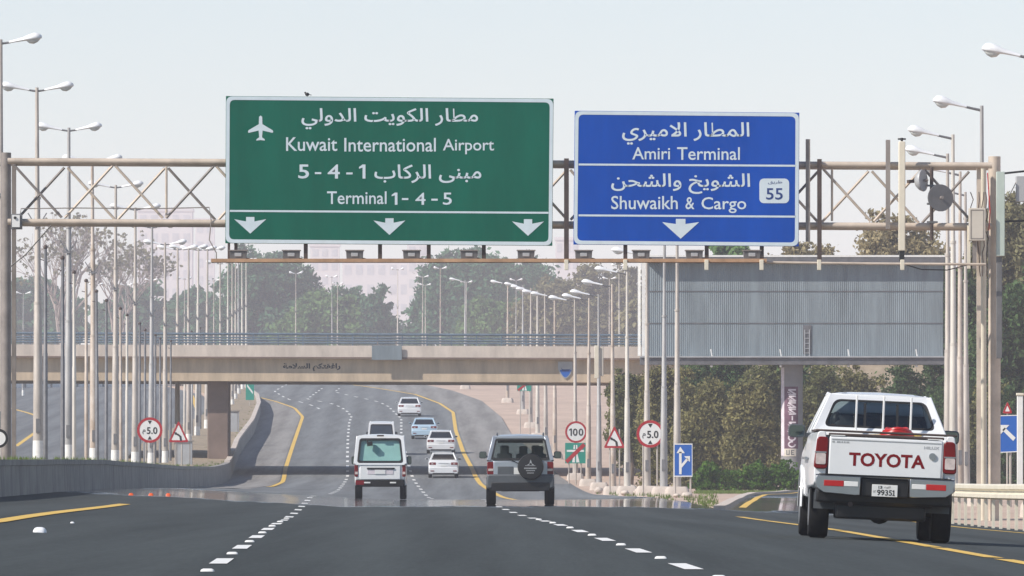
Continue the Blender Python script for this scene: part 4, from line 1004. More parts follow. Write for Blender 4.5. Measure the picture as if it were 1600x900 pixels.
# behind the billboard
BR = 'trees behind the billboard'
tree('acacia_tree', 'olive tree rising above the right end of the billboard', 'tree', zb(562), 1415, 338, 78, 470, 470, 'tree_d', .17, nb=10, nc=34, nl=44, group=BR)
tree('acacia_tree', 'wispy low tree peeking over the middle of the billboard', 'tree', zb(562), 1250, 385, 70, 480, 500, 'tree_d', .19, nb=7, nc=40, nl=44, group=BR)
tree('acacia_tree', 'low tree top just above the billboard under the blue sign', 'tree', zb(562), 1130, 380, 60, 480, 520, 'tree_b', .28, nb=7, nc=30, nl=26, group=BR)
tree('acacia_tree', 'tall olive tree right of the gantry post', 'tree', None, 1585, 320, 75, 470, 440, 'tree_c', .17, nb=11, nc=60, nl=60, group=BR)
tree('acacia_tree', 'dark lower tree right of the gantry post behind the blue direction sign', 'tree', None, 1590, 440, 85, 640, 425, 'bush_d', .15, nb=12, nc=70, nl=66, group=BR)
tree('acacia_tree', 'olive tree between the billboard end and the gantry post', 'tree', None, 1500, 420, 55, 600, 432, 'bush_d', .15, nb=10, nc=60, nl=60, group=BR)
# shrubs under the billboard
SB = 'tall shrubs under the billboard'
sh = [('bush_b', 985, 585, 32, 700, 432, 'pale olive shrub at the left end of the thicket'), ('bush_a', 1040, 572, 42, 745, 418, 'brown olive shrub behind the tall lamp posts left of the billboard column'),
      ('bush_d', 1120, 560, 60, 690, 436, 'dark green shrub high behind the brown thicket below the billboard'), ('bush_a', 1105, 598, 55, 765, 415, 'largest straw brown shrub beside the blue lane sign'),
      ('bush_a', 1175, 604, 45, 755, 412, 'brown shrub just left of the billboard column'), ('bush_b', 1200, 565, 50, 700, 430, 'dark olive shrub behind the painted column'),
      ('bush_b', 1285, 570, 45, 745, 424, 'yellowish olive shrub right of the billboard column'), ('bush_a', 1340, 575, 50, 750, 428, 'olive shrub behind the roof of the white pickup'),
      ('bush_d', 1420, 572, 60, 755, 430, 'green shrub behind the right side of the white pickup'), ('bush_d', 1480, 590, 50, 760, 420, 'dark shrub behind the lamp posts at the right'),
      ('bush_b', 1545, 610, 55, 760, 405, 'shaded shrub behind the gantry post'), ('bush_d', 1600, 600, 50, 760, 400, 'dark shrub behind the blue direction sign'), ('bush_d', 1260, 555, 70, 660, 440, 'dark green shrub in the shade below the billboard')]
for m, pc, pt, hp, pb, d, lab in sh:
    tree('shrub', lab, 'shrub', None, pc, pt, hp, pb, d, m, .115, nb=10, nc=62, nl=64, group=SB)
# clipped hedges
for lab, x0, x1, d in (('short clipped dark green hedge beside the blue lane sign', 1086, 1143, 372), ('longer clipped dark green hedge left of the white pickup', 1147, 1258, 374)):
    pa, pb = gx(x0, d), gx(x1, d); t = thing('hedge', lab, 'hedge', ((pa[0] + pb[0]) / 2, d, pa[2]), 0, 'clipped hedges on the verge'); blobs = []; n = int((x1 - x0) / 11)
    zt = Q(0, 717, d)[2]; zb_ = pa[2]
    for i in range(n):
        X = pa[0] + (pb[0] - pa[0]) * (i + .5) / n
        hv = .86 + .16 * math.sin(i * 1.7 + x0) + random.uniform(-.05, .05); hv *= .8 if i in (0, n - 1) else 1
        for v in (.3, .72): blobs.append((X, d + random.uniform(-.1, .4), zb_ + (zt - zb_) * v * hv, .42, .6, .40 * hv, 28, 28))
    leaf_mesh('foliage', blobs, .075, 'hedge', t); b = MB()
    for i in range(n): X = pa[0] + (pb[0] - pa[0]) * (i + .5) / n; b.tube([(X, d, zb_ - .1), (X + .05, d, zb_ + .6)], [.04, .02], 6)
    b.build('stem', M['bark'], t)
spots = []
for _ in range(900):
    y = random.uniform(345, 366); x = random.uniform(8.2, 13.5)
    if x < interp(RAMPL, y) - .6: spots.append((x, y, zf(x, y) - .03))
for _ in range(260):
    px = random.uniform(880, 1120); p = ray(px, random.uniform(770, 792)); 
    if p[0] > interp(REDGE, p[1]) + .1 and p[0] < interp(RAMPL, p[1]) - .2: spots.append((p[0], p[1], p[2] - .03))
tag(grass_patch('grass', spots, .14, M['grass'], 10), 'rough green grass on the verge in front of the hedges', 'grass', kind='stuff')
# kerb of the exit road island
mb = MB(); rings = []
for y in np.arange(206, 420, 4.0):
    x = interp(RAMPL, y); z = zf(x, y); rings.append([(x - .15, y, z - .06), (x - .15, y, z + .12), (x + .15, y, z + .12), (x + .16, y, z - .06)])
mb.loft(rings); struct(mb.build('kerb', M['dirty_white']))
# stones round the footings
first = None
for i in range(26):
    px = random.uniform(885, 1085); p = ray(px, random.uniform(764, 786))
    if p[0] < interp(REDGE, p[1]) + .3: continue
    if first is None:
        mb = MB(); mb.ball((0, 0, .1), (.34, .28, .2), 9, 6)
        for k in range(len(mb.v)): v = mb.v[k]; mb.v[k] = (v[0] + random.uniform(-.05, .05), v[1] + random.uniform(-.05, .05), v[2] + random.uniform(-.03, .03))
        o = first = mb.build('boulder', M['dirty_white'], local=True, smooth=60)
    else: o = first.copy(); COL.objects.link(o)
    o.location = p; s = random.uniform(.35, .85); o.scale = (s, s, s * random.uniform(.7, 1.1)); o.rotation_euler = (0, 0, random.uniform(0, 6))
    tag(o, 'pale boulder lying on the sandy verge among the lamp post footings', 'boulder', 'pale boulders among the lamp post footings')

# ------------------------------------------------------------------ far buildings
def building(label, px0, px1, py_top, d, floors, bays, py_bot=560):
    d *= 1.5; x0, x1 = (px0 - 800) * d / F, (px1 - 800) * d / F; zt = CZ + (HY - py_top) * d / F; z0 = zf((x0 + x1) / 2, d) - 1; dp = (x1 - x0) * .7
    t = thing('tower_block', label, 'building', ((x0 + x1) / 2, d, z0), 0, 'hazy buildings on the skyline')
    b = MB(); b.box(x0, x1, d, d + dp, z0, zt); b.build('wall', M['far_wall'], t)
    b = MB(); b.box(x0 - .4, x1 + .4, d - .4, d + dp + .4, zt, zt + 1.2); b.build('roof', M['far_wall'], t)
    zs = max(z0 + 2, CZ + (HY - py_bot) * d / F); fh = (zt - zs) / floors; bw = (x1 - x0) / bays
    for i in range(floors):
        for j in range(bays):
            b = MB(); xa = x0 + (j + .2) * bw; za = zs + (i + .3) * fh; b.box(xa, xa + bw * .6, d - .12, d - .02, za, za + fh * .5); b.build('window', M['far_glass'], t)
    return t
building('broad pale tower block faint behind the left lamp posts', 215, 300, 330, 2300, 8, 5)
building('narrow pale tower block faint beside the broad left one', 305, 335, 345, 2400, 8, 2)
building('pale tower block fading into the haze under the green sign', 485, 530, 385, 2200, 8, 3)
building('low wide hazy building under the middle of the green sign', 535, 640, 408, 2300, 5, 6)
building('faint slab block behind the trees right of the gap', 636, 668, 380, 2100, 7, 2)
building('hazy slab block under the gap between the two signs', 868, 905, 375, 2100, 7, 3)

# ------------------------------------------------------------------ vehicles
def section(hw, z0, z1, tuck=.93, shoulder=.05, y=0, crown=0):
    """closed rounded cross-section, bottom to top"""
    h = z1 - z0; half = [(hw * tuck * .96, z0), (hw * (tuck + .02), z0 + .03), (hw * .995, z0 + h * .28), (hw, z0 + h * .55), (hw * .985, z1 - h * .18), (hw - shoulder * .45, z1 - .035), (hw - shoulder, z1), (hw * .5, z1 + crown)]
    return [(a, y, c) for a, c in half] + [(-a, y, c) for a, c in reversed(half)]
def shell(root, st, m, name='body'):
    b = MB(); b.loft([section(s[1], s[2], s[3], s[4], s[5], s[0]) for s in st])
    return b.build(name, m, root, True, smooth=38, bevel=.02)
def greenhouse(root, base, top, m, glass, roof_th=.05, pil=.07, bpil=(.45,), roof_over=.02, crown=.05, inner=None):
    """base/top: (y_rear, y_front, half width rear, half width front, z). Pillars, roof, panes."""
    (yb0, yb1, wb0, wb1, zb0), (yt0, yt1, wt0, wt1, zt) = base, top
    B = {(-1, 0): Vector((-wb0, yb0, zb0)), (1, 0): Vector((wb0, yb0, zb0)), (-1, 1): Vector((-wb1, yb1, zb0)), (1, 1): Vector((wb1, yb1, zb0))}
    T = {(-1, 0): Vector((-wt0, yt0, zt)), (1, 0): Vector((wt0, yt0, zt)), (-1, 1): Vector((-wt1, yt1, zt)), (1, 1): Vector((wt1, yt1, zt))}
    b = MB()
    for s in (-1, 1):
        for e in (0, 1): b.bar(B[s, e], T[s, e] + (T[s, e] - B[s, e]) * .03, pil, pil * 1.3, (0, 1, 0))
        for q in bpil:
            p = B[s, 0].lerp(B[s, 1], q); t = T[s, 0].lerp(T[s, 1], q); b.bar(p, t, .03, pil * 1.2, (0, 1, 0)) if False else b.bar(p, t, pil * .6, pil * 1.2, (1, 0, 0))
        b.bar(T[s, 0], T[s, 1], pil, roof_th * 1.4)
    for e in (0, 1): b.bar(T[-1, e], T[1, e], pil, roof_th * 1.6); b.bar(B[-1, e], B[1, e], pil * .7, pil * .7)
    b.build('pillars', m, root, True, bevel=.012)
    b = MB(); rings = []
    for q in (0, .03, .12, .5, .88, .97, 1):
        y = yt0 + (yt1 - yt0) * q; w = wt0 + (wt1 - wt0) * q + roof_over; e = 1 - (abs(q - .5) * 2) ** 4; c = crown * e; y += (-.04 if q == 0 else .04 if q == 1 else 0)
        rings.append([(-w, y, zt - .01), (-w * .97, y, zt + .03 + c * .35), (-w * .7, y, zt + .04 + c * .8), (0, y, zt + .045 + c), (w * .7, y, zt + .04 + c * .8), (w * .97, y, zt + .03 + c * .35), (w, y, zt - .01)])
    b.loft(rings); b.build('roof', m, root, True, smooth=50)
    def pane(a, c, e, f, nm, g):
        cen = (a + c + e + f) / 4; b = MB(); pts = [p + (cen - p) * .02 for p in (a, c, e, f)]; b.add(pts, [(0, 1, 2, 3)]); b.build(nm, g, root, True, smooth=0)
    gl = glass if isinstance(glass, dict) else dict(rear=glass, front=glass, side=glass)
    pane(B[-1, 0], B[1, 0], T[1, 0], T[-1, 0], 'rear_window', gl['rear']); pane(B[-1, 1], B[1, 1], T[1, 1], T[-1, 1], 'windscreen', gl['front'])
    for s in (-1, 1): pane(B[s, 0], B[s, 1], T[s, 1], T[s, 0], 'side_window', gl['side'])
def wheels(root, ax, hw, r, w, arch=True):
    for y in ax:
        for s in (-1, 1):
            b = MB(); x0, x1 = sorted((s * (hw - w), s * hw)); b.wheel(x0, x1, y, r, r); wo = b.build('wheel', M['rubber'], root, True, smooth=40)
            b = MB(); b.tube([(s * (hw + .004), y, r), (s * (hw - .05), y, r)], [r * .60, r * .55], 20); b.build('rim', M['rim'], wo, True)
            if arch:
                b = MB(); n = 16; rr_ = r * 1.14
                o = [(s * (hw + .012), y + rr_ * math.cos(math.pi * j / n), r + rr_ * math.sin(math.pi * j / n) * 1.02) for j in range(n + 1)]
                i = [(s * (hw + .012), y + r * 1.0 * math.cos(math.pi * j / n), r + r * 1.0 * math.sin(math.pi * j / n)) for j in range(n + 1)]
                b.add(o + i, [(j, j + 1, n + 2 + j, n + 1 + j) for j in range(n)]); b.build('wheel_arch', M['black'], root, True)
def mirrors(root, y, x, z, m, sz=(.20, .14), glass=True):
    for s in (-1, 1):
        b = MB(); b.loft([[(s * (x + sz[0] / 2) + a * q, y + dy, z + c * q) for a, c in rrect(-sz[0] / 2, -sz[1] / 2, sz[0] / 2, sz[1] / 2, .045, 3)] for q, dy in ((.96, 0), (1, .03), (.8, .12), (.4, .16))])
        b.bar((s * (x - .06), y + .06, z - sz[1] * .3), (s * (x + .05), y + .06, z - sz[1] * .2), .05, .05)
        mo = b.build('door_mirror', m, root, True, bevel=.005)
        b = MB(); b.add([(s * (x + sz[0] / 2) + a, y - .004, z + c) for a, c in rrect(-sz[0] / 2 + .018, -sz[1] / 2 + .018, sz[0] / 2 - .018, sz[1] / 2 - .018, .03, 3)], [tuple(range(16))]); b.build('mirror_glass', M['mirror'], mo, True, smooth=0)
def plate(root, y, z, w=.32, h=.15, t1='', x=0):
    b = MB(); b.box(x - w / 2, x + w / 2, y - .012, y, z - h / 2, z + h / 2); p = b.build('number_plate', M['sign_white'], root, True, bevel=.003)
    b = MB(); F_ = lambda u, v: (x + u, y - .0145, z + v)
    if t1:
        put_text(b, t1[:-1], -w * .30, -h * .40, w * .29, h * .08, F_, .02)
        for (q0, q1, r0, r1) in ((.335, .375, -.40, .08), (.30, .335, -.06, .03), (.30, .41, -.40, -.35)): b.add([F_(w * q0, h * r0), F_(w * q1, h * r0), F_(w * q1, h * r1), F_(w * q0, h * r1)], [(0, 1, 2, 3)])
        b.add([F_(-w * .25, h * .16), F_(-w * .225, h * .16), F_(-w * .225, h * .40), F_(-w * .25, h * .40)], [(0, 1, 2, 3)]); put_text(b, '3', -w * .20, h * .16, -w * .10, h * .40, F_, .02)
        put_text(b, arab('الكويت'), -w * .02, h * .18, w * .22, h * .40, F_, .01); put_text(b, 'KWT', -w * .45, -h * .2, -w * .34, h * .0, F_, .0)
        b.build('lettering', M['black'], p, True, smooth=0)
    else:
        pass
    return p
def seats(root, y, xs_, z0, z1, w=.42, m='seat'):
    for x in xs_:
        b = MB(); b.loft([[(x + a * q, y + c * .4, z) for a, c in rrect(-w / 2, -.12, w / 2, .12, .08, 3)] for q, z in ((.9, z0), (1, (z0 + z1) * .45), (.95, z1 - .22), (.6, z1 - .2), (.55, z1 - .17), (.58, z1 - .03), (.4, z1))]); b.build('seat', M[m], root, True, smooth=50)
def lamp_pair(root, y, x0, x1, z0, z1, m, name='tail_lamp', depth=.05, r=.03, wrapy=.12):
    for s in (-1, 1):
        a, c = sorted((s * x0, s * x1)); b = MB(); o = rrect(a, z0, c, z1, min(r, (c - a) * .4))
        b.loft([[(p, y - .012, q) for p, q in o], [(p, y + depth, q) for p, q in o]]); b.box(*(sorted((s * (x1 - .01), s * (x1 + .006)))), y + .0, y + wrapy, z0 + .02, z1 - .02); lo = b.build(name, m, root, True, bevel=.008)
        yield lo, a, c

# ---- sedan
def sedan(label, x, y, m, yaw=0, pitch=0, W=1.76, H=1.46, L=4.6, trunk=1.0, lampsize=(.34, .80, .98), high=False, lampm='tail_red', dz=0):
    r = thing('saloon_car', label, 'car', (x, y, zf(x, y) + .03 + dz), 0); r.rotation_euler = (pitch, 0, yaw); h = W / 2
    bl = .98 if not high else 1.02
    shell(r, [(0.0, h * .90, .34, bl - .16, .95, .10), (.05, h * .95, .26, bl - .04, .95, .10), (.25, h * .985, .22, bl, .95, .10), (1.0, h, .20, bl + .01, .96, .10), (2.3, h, .20, bl - .02, .96, .08), (3.2, h, .20, bl - .06, .96, .10), (4.0, h * .97, .22, bl - .16, .95, .14), (L - .15, h * .90, .24, bl - .28, .94, .16), (L, h * .80, .32, bl - .36, .92, .12)], m)
    greenhouse(r, (.55, 3.35, h * .84, h * .86, bl - .02), (1.25, 2.5, h * .66, h * .68, H - .09), m, dict(rear=M['glass_dark'], front=M['glass_dark'], side=M['glass_dark']), pil=.075)
    b = MB(); b.box(-h * .78, h * .78, 1.0, 3.1, .5, bl - .06); b.build('cabin_floor', M['interior'], r, True)
    seats(r, 1.35, (-.4, .4), .6, 1.18, .5); seats(r, 2.3, (-.38, .38), .6, 1.24, .48)
    wheels(r, (.95, L - .95), h - .015, .315, .2)
    # bumper, lid line, lamps, plate, handle trim
    b = MB(); b.loft([section(h * .96, .26, .60, .93, .04, y=-.04), section(h * .985, .24, .62, .93, .04, y=.10), section(h * .99, .24, .61, .93, .04, y=.3)]); b.build('bumper', m, r, True, bevel=.02)
    b = MB(); b.box(-h * .72, h * .72, -.046, .02, .20, .30); b.build('diffuser', M['black'], r, True, bevel=.01)
    w0, z0, z1 = lampsize
    for lo, a, c in lamp_pair(r, .005, h * .50, h * .93, z0 - .06, z1 - .10, M[lampm], wrapy=.28):
        b = MB(); b.box(a + (c - a) * .3, a + (c - a) * .6, -.012, -.006, z0 - .03, z0 + .03); b.build('reverse_lens', M['tail_clear'], lo, True)
    b = MB(); b.box(-.28, .28, -.006, .03, .80, .83); b.build('garnish', M['chrome'], r, True, bevel=.005)
    plate(r, -.0, .70, .34, .11)
    for s in (-1, 1): b = MB(); b.box(*sorted((s * h * .62, s * h * .86)), -.055, -.03, .38, .43); b.build('reflector', M['tail_red'], r, True)
    mirrors(r, 2.85, h - .02, 1.02, m, (.18, .12))
    return r
# pitches and yaws follow the road
def road_pose(px, py):
    p = ray(px, py); e = 3; tab = LL2; s = (interp(tab, p[1] + e) - interp(tab, p[1] - e)) / (2 * e); pit = math.atan((zf(p[0], p[1] + 3) - zf(p[0], p[1])) / 3)
    return p, math.atan(-s), pit
for lab, px, py, m, kw in (('nearest white saloon car in the shadow of the bridge', 693, 748, 'car_white', dict(W=1.70, H=1.43, high=True)),
                           ('white saloon car with wide red lamps driving second behind the bridge', 689, 710, 'car_white', dict(W=1.80, H=1.46)),
                           ('pale blue saloon car beyond the bridge', 663, 687, 'car_blue', dict(W=1.76, H=1.42)),
                           ('farthest white saloon car near the bend', 640, 651.5, 'car_white', dict(W=1.80, H=1.46))):
    p, yw, pit = road_pose(px, py); sedan(lab, p[0], p[1], M[m], yw * .6, pit, **kw)

# ---- vans
def van(label, x, y, yaw, pitch, W=1.64, H=2.12, detail=True, name='white_van'):
    r = thing(name, label, 'van', (x, y, zf(x, y) + .03)); r.rotation_euler = (pitch, 0, yaw); h = W / 2; m = M['car_white']; zs = 1.12
    shell(r, [(0.0, h * .95, .66, zs, .98, .04), (.10, h, .50, zs + .01, .97, .03), (.6, h, .42, zs, .97, .03), (3.6, h, .42, zs, .97, .03), (4.2, h * .95, .44, zs - .06, .96, .08), (4.6, h * .85, .5, zs - .3, .95, .1)], m)
    greenhouse(r, (.02, 4.25, h * .97, h * .93, zs), (.16, 3.5, h * .86, h * .84, H - .14), m, dict(rear=M['glass_green'] if detail else M['glass_dark'], front=M['glass_dark'], side=M['glass_dark']), pil=.11, bpil=(.3, .62), crown=.07)
    # rear screen surround
    o = rquad([(-h * .90, zs + .04), (h * .90, zs + .04), (h * .80, H - .17), (-h * .80, H - .17)], .10); i = rquad([(-h * .82, zs + .11), (h * .82, zs + .11), (h * .73, H - .24), (-h * .73, H - .24)], .08)
    lean = lambda z: .02 + (z - zs) / (H - .14 - zs) * .14
    b = MB(); b.ring([(a, lean(c) - .075, c) for a, c in o], [(a, lean(c) - .075, c) for a, c in i], (0, .02, 0)); b.build('window_seal', M['black'], r, True)
    b = MB(); b.ring([(a, lean(c) - .07, c) for a, c in rquad([(-h, zs - .02), (h, zs - .02), (h * .90, H - .08), (-h * .90, H - .08)], .10)], [(a, lean(c) - .07, c) for a, c in o], (0, .08, 0)); b.build('tailgate_frame', m, r, True)
    b = MB(); b.box(-h * .80, h * .80, -.03, .08, .62, zs - .005); b.build('tailgate', m, r, True, bevel=.03)
    b = MB(); b.box(-h * .95, h * .95, -.10, .14, .40, .63); b.build('bumper', M['rubber'] if detail else m, r, True, bevel=.035, seg=3)
    for s in (-1, 1): b = MB(); b.box(*sorted((s * h * .38, s * h * .62)), -.112, -.09, .51, .555); b.build('reflector', M['sign_white'], r, True, bevel=.004)
    b = MB(); b.box(-h * .95, -h * .62, -.112, -.08, .46, .60); b.build('bumper_patch', M['red_paint'], r, True, bevel=.01)
    b = MB(); b.box(-.42, .46, -.062, -.02, .955, 1.01); b.build('plate_garnish', M['black'], r, True, bevel=.01)
    b = MB(); b.box(-.40, .42, -.040, -.028, .80, .95); b.build('plate_recess', M['pinkish'], r, True)
    plate(r, -.042, .87, .34, .13, '' )
    for lo, a, c in lamp_pair(r, -.005, h * .86, h * .99, .72, 1.12, M['tail_red'], wrapy=.1):
        b = MB(); b.box(a + .01, c - .01, -.024, -.014, .80, .88); b.build('reverse_lens', M['tail_clear'], lo, True)
    wheels(r, (.95, 3.5), h - .01, .31, .19)
    mirrors(r, 3.55, h - .02, 1.25, M['black'], (.17, .26))
    b = MB(); b.box(-.3, .3, .1, 3.4, .55, .9); b.build('cabin_floor', M['interior'], r, True)
    if detail:
        b = MB(); b.bar((-.40, -.07, 1.93), (-.40, -.07, 1.80), .06, .06); b.bar((-.42, -.06, 1.76), (-.24, -.06, 1.78), .14, .14); b.build('rear_camera', M['black'], r, True, bevel=.01)
        b = MB(); b.bar((-.1, -.02, 2.03), (.12, -.02, 2.03), .05, .05); b.build('brake_lamp', M['dark_steel'], r, True)
        b = MB(); b.add([(a, lean(c) - .058, c) for a, c in [(-.24, 1.76), (-.1, 1.72), (-.03, 1.62), (-.02, 1.52), (-.08, 1.45), (-.17, 1.55), (-.22, 1.66)]], [tuple(range(7))]); b.build('window_sticker', mat('window_sticker', (.16, .36, .33), .3), r, True, smooth=0)
    return r
p = gx(594, 255); van('near white van with pale green rear window and dark bumper', p[0], 255, .004, 0)
p, yw, pit = road_pose(596, 700); van('white van with dark rear window driving just ahead of the near van', (596 - 800) * 497 / F, 497, yw * .5, .028, W=1.66, H=2.1, detail=False)

# ---- silver off-roader
def offroader(label, x, y):
    r = thing('off_road_car', label, 'car', (x, y, zf(x, y) + .03)); h = .90; m = M['car_silver']
    shell(r, [(0, h * .93, .66, 1.16, .98, .05), (.08, h * .97, .58, 1.18, .97, .05), (.5, h * .985, .5, 1.18, .97, .05), (3.0, h * .985, .5, 1.15, .97, .06), (3.6, h * .97, .52, 1.08, .96, .08), (4.2, h * .9, .56, .98, .96, .1), (4.35, h * .82, .6, .85, .95, .1)], m)
    greenhouse(r, (.03, 3.45, h * .93, h * .9, 1.16), (.22, 2.75, h * .76, h * .76, 1.78), m, M['glass'], pil=.10, bpil=(.28, .62), crown=.06)
    b = MB(); b.box(-h * .66, h * .66, .2, .34, 1.64, 1.76); b.build('sun_band', M['black'], r, True)
    for s in (-1, 1): b = MB(); b.tube([(s * h * .68, .4, 1.85), (s * h * .68, .5, 1.90), (s * h * .68, 2.5, 1.90), (s * h * .68, 2.6, 1.85)], .02, 8); b.build('roof_rail', M['trim_grey'], r, True)
    o = rquad([(-h * .86, 1.18), (h * .86, 1.18), (h * .73, 1.76), (-h * .73, 1.76)], .08); i = rquad([(-h * .80, 1.24), (h * .80, 1.24), (h * .69, 1.71), (-h * .69, 1.71)], .07)
    lean = lambda z: .03 + (z - 1.16) / .62 * .19
    b = MB(); b.ring([(a, lean(c) - .07, c) for a, c in o], [(a, lean(c) - .07, c) for a, c in i], (0, .02, 0)); b.build('window_seal', M['black'], r, True)
    seats(r, 1.0, (-.42, .08, .5), .7, 1.56, .40); seats(r, 2.2, (-.42, .42), .7, 1.58, .42)
    b = MB(); b.box(-.8, .8, .3, 3.2, .6, .75); b.build('cabin_floor', M['interior'], r, True)
    b = MB(); b.box(-h * .80, h * .80, -.03, .06, .64, 1.165); b.build('tailgate', m, r, True, bevel=.03)
    b = MB(); b.box(-.60, -.18, -.05, -.02, .74, 1.02); b.build('plate_recess', M['trim_grey'], r, True, bevel=.02)
    plate(r, -.052, .90, .34, .17, '')
    b = MB(); b.bar((-.30, -.045, 1.22), (-.02, -.05, 1.08), .02, .02); b.build('wiper', M['black'], r, True)
    # spare wheel in its cover
    b = MB(); c = (.27, 1.01); rr_ = .345; rings = []
    for q, yy in ((.9, -.04), (1, -.08), (1, -.22), (.93, -.27), (.55, -.285), (.05, -.285)): rings.append([(c[0] + rr_ * q * math.cos(t), yy, c[1] + rr_ * q * math.sin(t)) for t in [2 * math.pi * k / 28 for k in range(28)]])
    b.loft(rings); sp = b.build('spare_wheel_cover', M['black'], r, True, smooth=40)
    b = MB(); f = lambda u, v: (c[0] + u, -.290, c[1] + v)
    for tri_ in ([(-.03, .1), (.03, .1), (0, .2)], [(-.1, .045), (-.045, .045), (-.015, .095)], [(.1, .045), (.045, .045), (.015, .095)]): b.add([f(*q) for q in tri_], [(0, 1, 2)])
    for z_, w_, hh in ((-.04, .17, .018), (-.10, .12, .012), (-.165, .09, .012), (.03, .14, .008)):
        k = int(w_ * 2 / .03)
        for j in range(k): x0_ = -w_ + j * .03; b.add([f(x0_, z_ - hh), f(x0_ + .022, z_ - hh), f(x0_ + .022, z_ + hh), f(x0_, z_ + hh)], [(0, 1, 2, 3)])
    b.build('cover_print', M['grey_box'], sp, True, smooth=0)
    b = MB(); b.loft([section(h * .98, .44, .80, .97, .03, y=-.13), section(h * 1.0, .42, .82, .97, .03, y=.02), section(h * 1.0, .42, .80, .97, .03, y=.3)]); b.build('bumper', M['trim_grey'], r, True, bevel=.03)
    b = MB(); b.box(-h * .86, h * .86, -.142, .1, .37, .60); b.build('bumper_skirt', M['black'], r, True, bevel=.02)
    for lo, a, cc in lamp_pair(r, -.01, h * .77, h * .965, .80, 1.14, M['tail_red'], wrapy=.16):
        b = MB(); b.box(a + .02, cc - .02, -.03, -.02, .90, .96); b.build('reverse_lens', M['tail_clear'], lo, True)
    wheels(r, (.85, 3.4), h, .375, .25)
    mirrors(r, 2.75, h - .0, 1.33, M['trim_grey'], (.20, .19))
    b = MB(); b.box(-.5, .5, .3, 3, .36, .5); b.build('chassis', M['black'], r, True)
    return r
p = gx(813, 212); offroader('silver off road car with a black covered spare wheel on its tailgate', p[0], 211)

